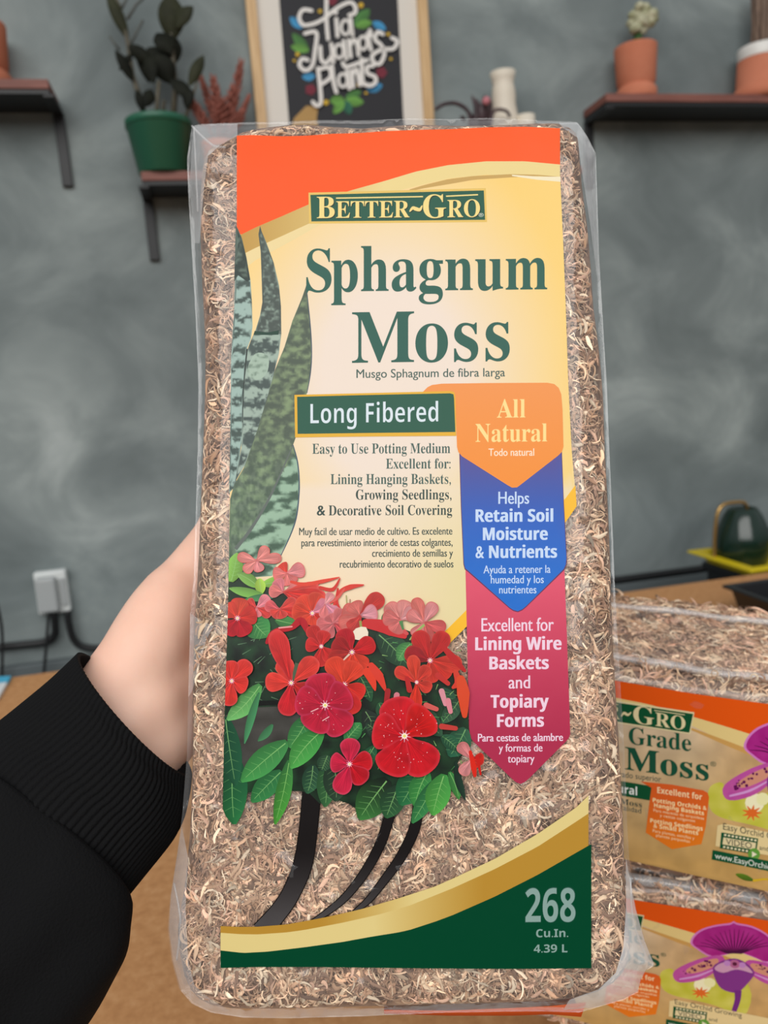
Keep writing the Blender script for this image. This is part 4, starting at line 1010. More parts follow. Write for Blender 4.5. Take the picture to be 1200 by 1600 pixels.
# ------------------------------------------------------------------ the printed front label
lpt = lambda x, y, l: BP_.pt(x, y, l + .0002)
A = Art(lpt)
def cream(x, y):
    c = np.array([236, 218, 202.]); g = np.array([244, 204, 116.]); pale = np.array([226, 210, 156.])
    r_ = sqrt(((x - 610) / 250) ** 2 + ((y - 600) / 330) ** 2); t = np.clip((r_ - .45) / .75, 0, 1)
    if y > 760: t = t * .35
    c = c * (1 - t) + g * t
    s_ = np.clip((y - 700) / 200, 0, 1) * np.clip((x - 560) / 170, 0, 1); c = c * (1 - s_) + pale * s_
    return c
A.poly(base_poly, cream, 16)
A.poly([(899, 758), (901, 791), (883, 817), (760, 948), (699, 1009), (668, 1010), (700, 982), (728, 954), (884, 778)], (244, 184, 40), 20)
ocurve = [(370, 364), (376, 367), (400, 355), (440, 338), (490, 316), (550, 297), (600, 283), (650, 268), (700, 258), (760, 252), (820, 252), (875, 257)]
otop = [(370, 212), (395, 211), (440, 213), (480, 212), (520, 209), (560, 208), (600, 205), (650, 203), (700, 202), (760, 199), (820, 198), (875, 200.5)]
def gold(x, y):
    t = np.clip((x - 380) / 220, 0, 1); return np.array([190, 148, 70.]) * (1 - t) + np.array([232, 208, 140.]) * t
A.band([p for p in ocurve if p[0] >= 376], [(376, 399), (400, 387), (440, 369), (490, 346), (550, 318), (600, 304), (650, 291), (700, 279), (760, 273), (820, 275), (876, 283)], gold, 60)
A.band([(376, 399), (400, 387), (440, 369), (490, 346), (560, 315)], [(376, 425), (400, 406), (440, 385), (490, 357), (560, 318)], (234, 210, 152), 24)
A.band([(640, 296), (663, 289), (700, 280), (740, 275), (800, 272), (840, 273), (873, 276)], [(640, 299), (663, 294), (700, 288), (740, 281), (800, 277), (840, 275), (873, 277)], (196, 158, 88), 24)
A.band([(800, 273), (840, 276), (876, 276)], [(800, 275), (840, 281), (876, 284)], (240, 226, 190), 10)
def orange(x, y):
    t = np.clip((x - 420) / 420, 0, 1); return np.array([252, 82, 4.]) * (1 - t) + np.array([252, 88, 24.]) * t
A.band(otop, ocurve, orange, 70)
sheet = A.build('printed_label', M['print'], big); LB = A.lift

# snake plant leaves
A = Art(lpt, A.lift)
def sn(x, y, s, sx=.09, sy=.16): return noise.fractal(Vector((x * sx, y * sy, s)), .9, 2.1, 4)
def mottled(dark, light, s, thr=0.0, band=0.0, soft=.16, sx=.09, sy=.16, slope=0.0):
    dark, light = np.asarray(dark, float), np.asarray(light, float)
    def f(x, y):
        k = sn(x, y, s, sx, sy)
        if band: k += .55 * sin((y + slope * x) / band + 2.2 * noise.noise(Vector((x * .06, y * .05, s))))
        t = np.clip((k - thr) / soft * .5 + .5, 0, 1); return dark * (1 - t) + light * t
    return f
bot_hide = 905
A.poly([(361, 560), (366, 480), (369, 380), (368.6, 352), (372, 360), (376.5, 368), (385, 402), (391.4, 438), (393.6, 472), (394.6, 510), (392, 530), (386, 545), (380, 606), (379, 680), (368, 760), (358, 770), (359.5, 700)], mottled((66, 82, 76), (156, 180, 170), 1, -.12, 4.2, .2, .12, .2), 2.6)
A.poly([(368.4, 352), (372, 358), (378, 372), (385, 402), (391, 437), (386, 440), (372, 430), (366, 440), (366.5, 420)], mottled((44, 58, 52), (96, 112, 100), 2, .25), 4)
A.poly([(406.3, 352.8), (409, 362), (415.8, 378), (427.5, 410), (436, 446), (439, 478), (439.6, 521), (418, 521), (398, 520), (406.3, 493), (410, 472), (408.8, 436), (407.3, 393), (403.8, 366)], mottled((70, 80, 74), (138, 156, 142), 3, .28, 0, .3, .14, .2), 3)
A.poly([(398, 519), (418, 521), (439.6, 521), (436, 552), (429.6, 577), (420, 616), (404, 672), (382, 728), (368, 752), (366, 756), (377, 700), (379, 640), (380, 606), (386, 548), (392, 532)], mottled((68, 82, 78), (156, 174, 160), 4, -.02, 4.6, .22, .1, .16), 2.6)
A.poly([(398, 517), (418, 519.5), (436, 516), (435, 523), (418, 523.5), (396, 523)], (26, 62, 48))
A.poly([(392, 562), (400, 552), (412, 552), (420, 560), (418, 580), (408, 592), (394, 592), (386, 580)], mottled((120, 140, 124), (164, 184, 166), 4.5, -.2), 3, 3)
A.stroke([(386, 545), (380.5, 606), (379, 660)], [2.5, 1.6, 1.2], (40, 50, 46), 4, cap=False)
Cp = [(478.5, 446), (480.7, 467), (485, 510), (487, 552), (485, 584), (479.6, 614), (466, 660), (462.6, 682), (458, 695), (464.7, 721), (467.5, 750), (466.8, 778), (462.6, 810), (453, 838), (440, 863), (425, 900), (357, 905), (358, 850), (359.5, 780), (366, 757), (381, 731), (402, 672), (419, 616), (429.6, 578), (444.5, 542), (457, 501), (472, 465)]
cA = mottled((76, 88, 74), (128, 146, 108), 5, .12, 0, .35, .07, .1)
cB = mottled((66, 92, 74), (150, 180, 154), 6, -.05, 5.2, .3, .05, .12, .35)
def ccol(x, y):
    a = cA(x, y)
    if y > 690 or x > 0:
        xs = lerp_poly([(690, 470), (755, 432), (793, 413), (831, 389), (857, 370), (905, 352)], y) if y > 690 else 999
        if x > xs: a = cB(x, y)
        elif y > 660: t = np.clip((y - 660) / 140, 0, 1); a = a * (1 - .45 * t) + mottled((66, 92, 74), (140, 164, 136), 7, .05, 0, .3, .16, .05)(x, y) * .45 * t
    return a
A.poly(Cp, ccol, 2.8)
A.stroke([(458, 695), (432, 755), (413, 793), (389, 831), (368, 858)], [1.2, 3, 4, 5, 6], (96, 104, 98), 5, cap=False)
A.stroke([(478.5, 446), (485, 510), (487, 552), (485, 584), (479.6, 614)], [1, 1.4, 1.4, 1.4, 1], (62, 78, 96), 5, cap=False)
A.stroke([(458, 695), (464.7, 721), (467.5, 750), (466.8, 778), (462.6, 810), (453, 838), (434, 878)], [1, 2, 2, 2, 2, 1.8, 1.2], (62, 84, 100), 5, cap=False)
A.build('snake_plant_picture', M['print'], sheet)['label'] = 'snake plant leaves printed along the left of the label'

# flower picture with basket straps
A = Art(lpt, A.lift); A.edge = lambda y: lerp_poly(label_edge_L, y)
def strap(x, y):
    t = np.clip((y - 1330) / 110, 0, 1); return np.array([26, 22, 22.]) * (1 - t) + np.array([76, 72, 72.]) * t
for pts, w in [([(488, 1225), (482, 1293), (473, 1351), (455, 1395), (436, 1424), (408, 1456)], [27, 27, 28, 27, 27, 30]), ([(612, 1262), (608.5, 1275), (595.4, 1316), (572, 1360), (543, 1398), (516.7, 1421), (480, 1446)], [14, 14, 14, 13, 11, 9, 4]), ([(655, 1245), (648, 1293), (627.5, 1337), (601, 1374.6), (575, 1407), (552, 1426)], [15, 15, 14, 12, 9, 4])]:
    A.stroke(pts, np.array(w) + 3, (18, 14, 13), 6, cap=False); A.stroke(pts, w, strap, 6, cap=False)
DK = lambda x, y: np.array([24, 30, 26.]) + np.array([14, 40, 18.]) * np.clip(.5 + noise.noise(Vector((x * .05, y * .05, 3))), 0, 1)
A.poly([(357, 900), (400, 905), (440, 925), (480, 950), (530, 962), (590, 968), (650, 990), (690, 1012), (712, 1040), (728, 1070), (733, 1140), (722, 1180), (704, 1212), (676, 1226), (650, 1238), (615, 1256), (585, 1268), (565, 1270), (545, 1256), (525, 1249), (500, 1256), (484, 1240), (470, 1236), (430, 1236), (408, 1230), (392, 1238), (374, 1240), (349, 1236), (350, 1150), (353, 1050), (356, 960)], DK, 8)
A.poly([(352, 1118), (380, 1106), (430, 1104), (474, 1106), (490, 1130), (452, 1160), (420, 1190), (380, 1202), (350, 1180)], lambda x, y: np.array([66, 64, 60.]) + 14 * noise.noise(Vector((x * .04, y * .06, 1))), 8)
A.poly([(386, 1096), (436, 1094), (440, 1101), (388, 1104)], (16, 18, 16))
A.poly([(440, 1000), (480, 990), (500, 1040), (470, 1060), (430, 1040), (415, 1010)], (38, 60, 46))
gl = (150, 190, 120)
for k_ in range(26):
    x, y = rng.uniform(362, 450), rng.uniform(985, 1090); a = rng.uniform(-1.2, 1.2); A.stroke([(x, y), (x + 14 * cos(a), y + 14 * sin(a) - 4)], [1.2, .5], (96, 130, 96), 2, cap=False)
L_ = [((365, 1178), (366, 1288), 40, (24, 62, 44), (40, 110, 60)), ((352, 1120), (368, 1228), 30, (26, 66, 46), (34, 84, 56)), ((407, 1070), (355, 1125), 25, (76, 140, 74), (110, 176, 100)), ((405, 1082), (382, 1162), 10, (60, 120, 76), (70, 136, 90)), ((426, 1132), (403, 1158), 10, (60, 116, 76), (66, 120, 80)),
      ((440, 1205), (393, 1253), 28, (44, 104, 60), (50, 120, 64)), ((452, 1188), (429.7, 1288), 20, (54, 112, 60), (70, 146, 50)), ((489, 1195), (480, 1240), 24, (34, 60, 46), (50, 92, 62)), ((508, 1195), (508, 1261), 26, (46, 84, 52), (54, 100, 58)), ((520, 1190), (525, 1252), 34, (36, 56, 42), (48, 70, 52)),
      ((449, 1159), (377, 1221), 32, (58, 122, 66), (66, 142, 72)), ((483, 1118), (452, 1168), 28, (46, 110, 62), (66, 134, 70)), ((504, 1141), (454, 1200), 31, (54, 128, 60), (76, 156, 72)), ((512, 1180), (502, 1205), 20, (50, 78, 56), (40, 70, 50)),
      ((606, 1218), (561, 1280), 42, (26, 34, 28), (58, 118, 56)), ((622, 1228), (603, 1278), 32, (36, 56, 42), (46, 92, 54)), ((652, 1200), (626, 1258), 38, (34, 80, 52), (40, 106, 62)), ((668, 1206), (648, 1260), 28, (50, 116, 60), (62, 140, 66)), ((682, 1218), (644, 1286), 22, (40, 100, 58), (54, 124, 68)), ((694, 1210), (676, 1274), 32, (60, 130, 62), (78, 156, 66)), ((702, 1206), (717, 1249), 14, (54, 116, 60), (66, 132, 62)), ((712, 1190), (727, 1250), 10, (30, 50, 40), (34, 56, 44)), ((728, 1138), (702, 1182), 32, (50, 88, 64), (40, 92, 66)), ((690, 1150), (716, 1172), 18, (40, 80, 56), (40, 86, 60)),
      ((552, 1040), (580, 1096), 20, (34, 66, 46), (40, 80, 52)), ((592, 1098), (604, 1122), 16, (46, 84, 56), (46, 90, 60)), ((540, 1158), (564, 1130), 22, (50, 110, 62), (64, 136, 74)), ((556, 1155), (540, 1175), 16, (40, 90, 54), (46, 100, 58)), ((590, 990), (640, 1042), 34, (36, 60, 44), (44, 80, 54)), ((642, 1005), (622, 1032), 20, (70, 130, 70), (76, 140, 76)), ((606, 955), (598, 975), 9, (76, 136, 76), (70, 120, 70)), ((570, 1110), (592, 1160), 26, (36, 44, 38), (40, 56, 46)), ((586, 1165), (566, 1210), 20, (40, 84, 56), (44, 96, 62)),
      ((391, 963), (418, 995), 34, (44, 110, 60), (70, 140, 72)), ((430, 968), (466, 976), 16, (60, 120, 62), (70, 130, 66)), ((361, 909), (371, 864), 22, (118, 166, 66), (128, 178, 82)), ((404, 917), (371, 896), 15, (110, 156, 66), (124, 168, 84)), ((410, 913), (448, 902), 14, (130, 180, 70), (120, 160, 70)), ((405, 904), (409, 928), 14, (160, 196, 76), (150, 186, 70)), ((412, 930), (358, 919), 12, (108, 160, 70), (120, 170, 80)), ((430, 932), (380, 938), 9, (44, 100, 80), (90, 150, 80)), ((600, 1150), (572, 1130), 20, (30, 44, 36), (40, 60, 46)), ((690, 1075), (705, 1110), 22, (36, 66, 50), (50, 90, 62)), ((655, 1100), (690, 1150), 26, (38, 58, 44), (50, 84, 60)), ((720, 1090), (690, 1130), 20, (46, 70, 54), (56, 90, 64))]
for a_, b_, w_, c0, c1_ in L_: A.leaf(a_, b_, w_ * 1.22, c0, c1_, (150, 196, 120) if w_ > 12 else None, bend=.05 * sin(a_[0]))
for k_ in range(60):
    x, y = rng.uniform(560, 725), rng.uniform(1000, 1200); a = rng.uniform(0, 6.28); A.stroke([(x, y), (x + 9 * cos(a), y + 9 * sin(a))], [1.6, .6], [(84, 150, 84), (60, 110, 66), (130, 170, 100)][k_ % 3], 1, cap=False)
PK, RE, CRM, ORR, DP, PP = (226, 120, 116), (214, 44, 36), (178, 20, 34), (220, 62, 40), (200, 96, 96), (206, 96, 120)
E1, E2 = (240, 150, 150), (214, 60, 50)
fl = A.flower
fl((401, 876), [(390, 886), (411, 864), (423, 873), (384, 872), (404, 886, (230, 140, 140))], 15, (232, 140, 132), E2, False)
fl((448, 896), [(441, 889, (220, 60, 44)), (464, 892, (228, 136, 138)), (436, 898), (452, 906)], 22, (228, 120, 116), E2, False)
fl((443, 925), [(436, 914, (222, 120, 130)), (458, 922), (430, 924), (474, 920, (220, 60, 50)), (462, 934, RE), (480, 928, RE)], 18, PK, E1, False)
A.stroke([(455, 909), (475, 913), (505, 908), (530, 902)], [4, 6, 6, 1.5], (220, 66, 48), 5); A.stroke([(500, 918), (520, 921), (531, 904)], [5, 6, 2], (206, 50, 40), 4); A.stroke([(522, 945), (532, 925), (548, 917), (568, 914)], [4, 7, 8, 2], (212, 56, 44), 5); A.stroke([(528, 920), (526, 940), (532, 952)], [3, 5, 2], (206, 44, 40), 4); A.stroke([(478, 940), (500, 946), (526, 935), (538, 920)], [5, 6, 5, 2], (216, 90, 80), 4)
A.stroke([(541, 930), (543, 956)], 1.4, (150, 150, 84), 1, cap=False); A.stroke([(547, 936), (547, 954)], 1.4, (150, 90, 70), 1, cap=False)
fl((401, 950), [(392, 944), (412, 940, (226, 130, 140)), (384, 954), (414, 956), (400, 958, (230, 120, 126))], 16, (212, 60, 56), E1, False)
fl((437, 952), [(424, 948, (222, 90, 96)), (452, 944), (430, 958), (456, 956, RE), (440, 960)], 16, (216, 64, 56), E1, False)
fl((488, 958), [(476, 944), (494, 940), (504, 950, (226, 130, 150)), (470, 956), (498, 968, RE), (484, 968)], 25, ORR, (232, 110, 90), True)
fl((508, 944), [(514, 934, (230, 150, 150)), (520, 952, (226, 140, 160)), (506, 956)], 13, (226, 120, 120), E1, False)
A.stroke([(417, 1004), (423, 992), (434, 985), (455, 981), (470, 970), (480, 984), (490, 1004)], [5, 7, 8, 8, 12, 9, 3], CRM, 5); A.stroke([(434, 985), (438, 1002)], [7, 3], (190, 30, 40), 2)
A.stroke([(436, 981), (456, 979)], 2.4, (236, 150, 150), 2)
fl((521, 974), [(506, 975), (517, 966), (530, 962), (540, 970), (514, 986), (536, 984, (206, 70, 76))], 20, (208, 104, 106), (236, 160, 160), False)
fl((563, 962), [(547, 957), (556, 950), (582, 943, (204, 52, 44)), (578, 958, (226, 150, 160)), (545, 972), (556, 976, (200, 60, 56))], 24, (214, 108, 100), (206, 50, 44), False)
A.stroke([(572, 974), (596, 978), (612, 984), (632, 994)], [14, 20, 20, 8], (198, 44, 46), 5); A.stroke([(606, 966), (620, 978), (636, 990)], [8, 10, 5], (206, 76, 76), 4)
fl((626, 968), [(614, 954, (216, 130, 124)), (631, 951, (220, 140, 134)), (610, 966), (640, 960, (222, 150, 150)), (620, 980)], 22, (214, 112, 108), (200, 66, 60), False)
fl((663, 973), [(655, 951, (212, 110, 100)), (672, 955, (220, 140, 140)), (682, 978, (214, 90, 90)), (668, 990, (206, 90, 86)), (648, 964), (654, 986)], 19, (220, 130, 126), (190, 50, 46), False)
A.stroke([(663, 976), (648, 990), (640, 1000)], [4, 3, 2], (150, 176, 96), 2, cap=False); A.stroke([(563, 970), (566, 998)], [4, 3], (150, 150, 80), 1, cap=False); A.stroke([(626, 970), (630, 984)], [6, 3], (80, 130, 76), 1, cap=False)
A.poly([(548, 995), (556, 982), (572, 980), (575, 996), (560, 1000)], (236, 220, 196), 0, 2)
fl((371, 966), [(374, 948, (216, 70, 50)), (359, 955, (216, 64, 48)), (388, 962, (208, 50, 42)), (379, 981), (361, 980)], 25, (184, 16, 34), (200, 40, 46), True)
fl((502, 1010), [(492, 992), (505, 996), (488, 1008, (200, 36, 36)), (500, 1028), (512, 1022)], 20, (200, 40, 38), (230, 90, 90), True)
fl((550, 1019), [(541, 999, CRM), (533, 1010, (160, 26, 30)), (570, 1010), (561, 1034, ORR), (530, 1028, (170, 40, 36)), (545, 1040, ORR)], 26, (200, 26, 32), (214, 60, 50), True)
A.stroke([(546, 1022), (536, 1032), (526, 1042)], [3, 2, 1], (220, 190, 170), 1, cap=False)
fl((538, 1070), [(526, 1046, ORR), (550, 1050), (555, 1080, (214, 44, 36)), (546, 1096, (210, 40, 40)), (524, 1074, (196, 40, 40))], 28, ORR, (226, 90, 70), True)
A.stroke([(574, 1050), (582, 1064), (586, 1078)], [14, 12, 3], ORR, 3); A.stroke([(580, 1040), (592, 1056), (602, 1078)], [10, 14, 4], (214, 60, 44), 3)
fl((672, 1032), [(660, 1006, (190, 34, 34)), (686, 1007, (186, 34, 34)), (690, 1046), (650, 1024, (150, 22, 30)), (700, 1036, (206, 54, 42)), (672, 1052, (204, 52, 40))], 25, (204, 48, 38), (220, 80, 60), True)
A.stroke([(690, 1008), (708, 1028), (726, 1048)], [6, 12, 5], (182, 34, 34), 4)
A.stroke([(712, 1050), (716, 1066), (708, 1074)], [8, 12, 5], (206, 60, 44), 4); A.stroke([(720, 1062), (724, 1084), (726, 1118)], [14, 20, 8], (214, 72, 40), 4)
fl((651, 1066), [(632, 1054), (647, 1042, (210, 60, 40)), (662, 1052), (650, 1090, (216, 50, 34)), (664, 1072)], 18, (206, 56, 44), (226, 110, 90), True)
for pts, c_ in [([(620, 1086), (616, 1105)], (206, 120, 130)), ([(690, 1080), (696, 1100)], (214, 140, 150)), ([(700, 1095), (704, 1112)], (216, 130, 140)), ([(666, 1102), (682, 1108)], (206, 90, 84)), ([(690, 1135), (712, 1138)], (190, 60, 54)), ([(606, 1080), (602, 1110)], (160, 36, 40)), ([(684, 1055), (700, 1068)], (190, 50, 46)), ([(640, 1078), (636, 1060)], (180, 40, 40))]: A.stroke(pts, [9, 7], c_, 2)
fl((362, 1064), [(378, 1047), (360, 1046), (376, 1069), (358, 1086), (352, 1062)], 24, (222, 52, 44), (236, 110, 120), True)
fl((455, 1067), [(447, 1046), (478, 1046), (432, 1066), (476, 1079, (190, 36, 34)), (451, 1096, (206, 34, 44)), (440, 1020, (206, 40, 40)), ], 27, (224, 58, 48), (240, 110, 110), True)
A.stroke([(464, 1036), (460, 1052), (458, 1064)], [6, 5, 2], (76, 92, 70), 2, cap=False)
fl((546, 1194), [(547, 1171), (529, 1192), (537, 1220), (566, 1190, (200, 22, 34)), (560, 1210, (196, 22, 36))], 27, (204, 34, 66), (236, 120, 150), True)
fl((508, 1102), [(502, 1074), (530, 1090), (526, 1126), (495, 1124), (482, 1096)], 43, (192, 28, 56), (224, 96, 140), True, 20)
A.stroke([(486, 1112), (497, 1107)], 1.2, (246, 190, 190), 1); A.stroke([(504, 1126), (514, 1120)], 1.2, (246, 190, 190), 1)
fl((632, 1150), [(623, 1116), (655, 1129, (208, 22, 22)), (655, 1182), (618, 1184), (604, 1144)], 51, (204, 22, 34), (232, 96, 110), True, 46)
fl((737, 1186), [(726, 1172, (216, 130, 130)), (741, 1194, (214, 40, 28)), (748, 1186, (206, 36, 28)), (728, 1200, (218, 140, 140))], 17, (214, 50, 40), (230, 120, 110), False)
A.stroke([(735, 1175), (740, 1198), (742, 1212)], [5, 9, 5], (214, 40, 26), 3); A.stroke([(746, 1184), (751, 1210)], [6, 3], (196, 30, 24), 2)
A.build('flower_picture', M['print'], sheet)['label'] = 'red flowers with green leaves and black basket straps'

# brand plate
A = Art(lpt, LB); GN = (26, 84, 64); CRG = (240, 214, 134)
A.poly([(482, 301), (759, 294), (761, 347), (483, 349.5)], (226, 188, 96), 20); A.poly([(485, 304.5), (756, 297.5), (758, 343.5), (486.5, 346)], GN, 20)
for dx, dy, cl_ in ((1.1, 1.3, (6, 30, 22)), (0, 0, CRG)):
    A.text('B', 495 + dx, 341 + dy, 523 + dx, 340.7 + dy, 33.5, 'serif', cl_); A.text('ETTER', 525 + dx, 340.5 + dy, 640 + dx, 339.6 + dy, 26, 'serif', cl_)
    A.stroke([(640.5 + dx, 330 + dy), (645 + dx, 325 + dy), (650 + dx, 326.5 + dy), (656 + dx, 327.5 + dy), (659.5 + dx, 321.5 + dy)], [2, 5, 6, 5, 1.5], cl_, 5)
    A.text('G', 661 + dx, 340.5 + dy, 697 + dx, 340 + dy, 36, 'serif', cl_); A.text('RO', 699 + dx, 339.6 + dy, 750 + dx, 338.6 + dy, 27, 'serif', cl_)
A.stroke([(525, 309.6), (661, 307.2)], 2, CRG, 1, cap=False); A.stroke([(697, 306.6), (747, 304.2)], 2, CRG, 1, cap=False)
A.text('®', 748, 338.8, 755.5, 338.7, 5.5, 'sans', (220, 224, 210))
A.build('brand_plate', M['print'], sheet)['label'] = 'green brand plate with gold letters'
# titles
A = Art(lpt, LB + 2e-5); TG = (36, 90, 76)
A.text('S', 478.5, 456, 518, 455.5, 66, 'serif', TG); A.text('phagnum', 517.5, 455.4, 855, 452, 70.5, 'serif', TG); A.text('M', 550, 567, 647, 565.5, 79, 'serif', TG); A.text('oss', 649, 565.2, 796.5, 562.5, 85, 'serif', TG)
A.text('Musgo Sphagnum de fibra larga', 557, 590.5, 789, 588, 13.2, 'sans', (66, 92, 84), bold=.15)
A.build('title_lettering', M['print'], sheet)['label'] = 'large dark green title lettering'
A = Art(lpt, LB); SM = (66, 92, 84); SD_ = (44, 66, 60)
for row in [('Easy to Use Potting Medium', 488, 709, 703.5, 708, 'serif', 15.6, SM, 0), ('Excellent for:', 603, 732.3, 704, 732, 'serif', 15.6, SM, 0), ('Lining Hanging Baskets,', 516.5, 756.5, 704.5, 756, 'serif', 15.6, SM, 0), ('Growing Seedlings,', 556, 780.7, 705.5, 780.2, 'serif', 15.6, SD_, 0), ('Decorative Soil Covering', 513.5, 805.3, 706.5, 804.5, 'serif', 15.6, SD_, 0), ('&', 495.5, 805.4, 508, 805.3, 'sans', 15.6, SD_, .5),
        None, ('Muy facil de usar medio de cultivo. Es excelente', 467.5, 836.3, 706.6, 835.2, 'sans', 11.6, SD_, .2), ('para revestimiento interior de cestas colgantes,', 471, 853.7, 707, 852.8, 'sans', 11.6, SD_, .2), ('crecimiento de semillas y', 581.5, 870, 707.6, 869.6, 'sans', 11.6, SD_, .2), ('recubrimiento decorativo de suelos', 531, 887, 708.3, 886.6, 'sans', 11.6, SD_, .2)]:
    if row is None:
        A.build('description_lettering', M['print'], sheet)['label'] = 'dark serif lines of description text'; A = Art(lpt, LB); continue
    s_, xa, ya, xb, yb, st, cp, cl_, bo = row
    A.text(s_, xa, ya, xb, yb, cp, st, cl_, bold=bo)
A.build('translation_lettering', M['print'], sheet)['label'] = 'small sans lines of Spanish text'

# red, blue and orange arrow banners
A = Art(lpt, LB)
def red(x, y): t = np.clip((y - 900) / 260, 0, 1); return np.array([222, 78, 104.]) * (1 - t) + np.array([172, 46, 76.]) * t
A.poly([(727, 880), (885, 872), (882, 892), (885, 972), (889, 1085), (891, 1147), (889, 1153), (884, 1159), (826, 1217), (820, 1222), (813, 1225), (806, 1222), (800, 1217), (741, 1160), (736, 1154), (734, 1146), (733, 1137)], red, 14)
TW = (238, 206, 222)
for s_, xa, ya, xb, yb, st, cp, bo in [('Excellent for', 752.5, 986.5, 865, 985.5, 'sans', 20.5, .35), ('Lining Wire', 743, 1016, 877, 1015, 'bold', 20, .5), ('Baskets', 765, 1046, 857, 1045.3, 'bold', 20, .5), ('and', 795, 1075.7, 828, 1075.4, 'sans', 20, .35), ('Topiary', 767, 1106, 857, 1105.5, 'bold', 20, .5), ('Forms', 777, 1136, 849.5, 1135.3, 'bold', 20, .5), ('Para cestas de alambre', 747, 1158.6, 879.5, 1157.6, 'sans', 12, .3), ('y formas de', 779.5, 1174.6, 847.5, 1174, 'sans', 12, .2), ('topiary', 793.5, 1191.4, 835, 1191, 'sans', 12, .2)]:
    A.text(s_, xa, ya, xb, yb, cp, st, TW, bold=bo)
A.build('red_banner', M['print'], sheet)['label'] = 'crimson arrow banner with white text'
A = Art(lpt, A.lift)
def blue(x, y):
    t = np.clip((y - 720) / 90, 0, 1); c = np.array([80, 76, 148.]) * (1 - t) + np.array([36, 90, 184.]) * t
    t = np.clip((y - 800) / 110, 0, 1); return c * (1 - t) + np.array([14, 104, 198.]) * t
bp = [(718.5, 700), (877, 700), (880, 780), (885, 872), (884, 882), (881, 889), (822, 947), (816, 952), (809, 955), (802, 953), (796, 949), (732, 892), (727, 888), (725, 880), (721, 790)]
cxb, cyb = 803, 820
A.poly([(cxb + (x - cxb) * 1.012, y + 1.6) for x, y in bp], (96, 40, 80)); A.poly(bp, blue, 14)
TB = (196, 214, 240)
for s_, xa, ya, xb, yb, st, cp, bo in [('Helps', 779, 787.3, 826.5, 787, 'sans', 19, .35), ('Retain Soil', 743.5, 815.4, 864, 815, 'bold', 19.5, .5), ('Moisture', 755, 844, 855.5, 843.4, 'bold', 19.5, .5), ('&', 743.5, 872, 756, 872, 'sans', 19, .5), ('Nutrients', 764.5, 872, 870, 871.4, 'bold', 19.5, .5), ('Ayuda a retener la', 755.5, 896, 860, 895, 'sans', 12.3, .15), ('humedad y los', 767, 911.6, 849.5, 911, 'sans', 12.3, .15), ('nutrientes', 780, 927.3, 838, 927, 'sans', 12.3, .15)]:
    A.text(s_, xa, ya, xb, yb, cp, st, TB, bold=bo)
A.build('blue_banner', M['print'], sheet)['label'] = 'blue arrow banner with pale text'
A = Art(lpt, A.lift)
def badge(x, y): t = np.clip((y - 600) / 150, 0, 1); return np.array([238, 146, 74.]) * (1 - t) + np.array([240, 140, 46.]) * t
A.poly([(661, 612), (668, 605), (675, 601.5), (690, 599.5), (760, 598.5), (855, 598), (866, 600), (873, 606), (877, 616), (879, 640), (880.5, 698), (878, 706), (872, 712), (814, 757), (808, 761.5), (800, 762), (793, 758), (722, 713), (716, 706), (714, 698), (712, 640)], badge, 14)
TA = (246, 216, 140)
A.text('All', 776.4, 652.6, 821, 652.2, 28.5, 'serif', TA); A.text('Natural', 743, 690.4, 855, 689.6, 28, 'serif', TA); A.text('Todo natural', 763.5, 712.4, 834.5, 712, 11.5, 'sans', (250, 226, 200), bold=.15)
A.build('orange_badge', M['print'], sheet)['label'] = 'orange arrow badge with cream serif text'
A = Art(lpt, A.lift)
A.poly([(460, 617), (560, 614.5), (704, 611), (710, 613), (711.5, 620), (713, 681), (580, 682), (461, 683.5)], (226, 172, 44)); A.poly([(464.2, 620), (560, 617.5), (703, 614.5), (708.5, 616), (709.5, 622), (711.5, 675), (580, 676.5), (465, 678)], GN)
A.text('Long Fibered', 485, 661.8, 684.6, 658.8, 31, 'bold', (216, 226, 232), thin=-.012)
A.build('fibre_plate', M['print'], sheet)['label'] = 'green plate with white lettering and yellow edge'
# green foot with gold swoosh
A = Art(lpt, LB + 3e-4)
gt = [(344.6, 1447), (375, 1448.3), (403, 1448), (447, 1444.6), (505, 1434), (563, 1421), (621.7, 1404), (680, 1385), (707, 1373), (773, 1342), (840, 1303), (900, 1262), (919.5, 1243)]
gm = [(344.6, 1457.5), (375, 1459.6), (403, 1460), (447, 1457), (476, 1453), (534, 1442), (592, 1429), (640, 1415), (707, 1388), (773, 1358), (840, 1323), (900, 1284), (919.5, 1271)]
gb = [(344.6, 1485), (379.6, 1489), (417.5, 1487), (476, 1480), (534, 1472), (578, 1464), (621.7, 1457), (640, 1453), (680, 1440), (707, 1430), (773, 1401), (840, 1367), (920, 1321)]
gf = [(344.6, 1512.5), (400, 1511), (500, 1511), (650, 1513), (800, 1514), (924, 1513)]
DGD, LGD = np.array([182, 136, 50.]), np.array([222, 200, 132.])
A.band([(344.6, 1485)] + gb[1:] + [(924, 1319)], gf, (0, 66, 40), 60)
A.band(gm, gb, lambda x, y: LGD + (DGD - LGD) * np.clip((x - 585) / 170, 0, 1), 60)
A.band(gt, gm, lambda x, y: DGD + (LGD - DGD) * np.clip((x - 500) / 150, 0, 1), 60)
GY = (134, 160, 152)
A.text('268', 820, 1441, 900, 1440, 53, 'bold', (40, 84, 70), thin=.01); A.text('268', 821, 1440.6, 899, 1439.8, 52, 'bold', GY); A.text('Cu.In.', 837.7, 1464.5, 888, 1464, 12.5, 'bold', GY); A.text('4.39 L', 834, 1488.5, 886.7, 1488, 12.5, 'bold', GY)
A.build('green_foot', M['print'], sheet)['label'] = 'dark green foot with gold swoosh and volume figures'

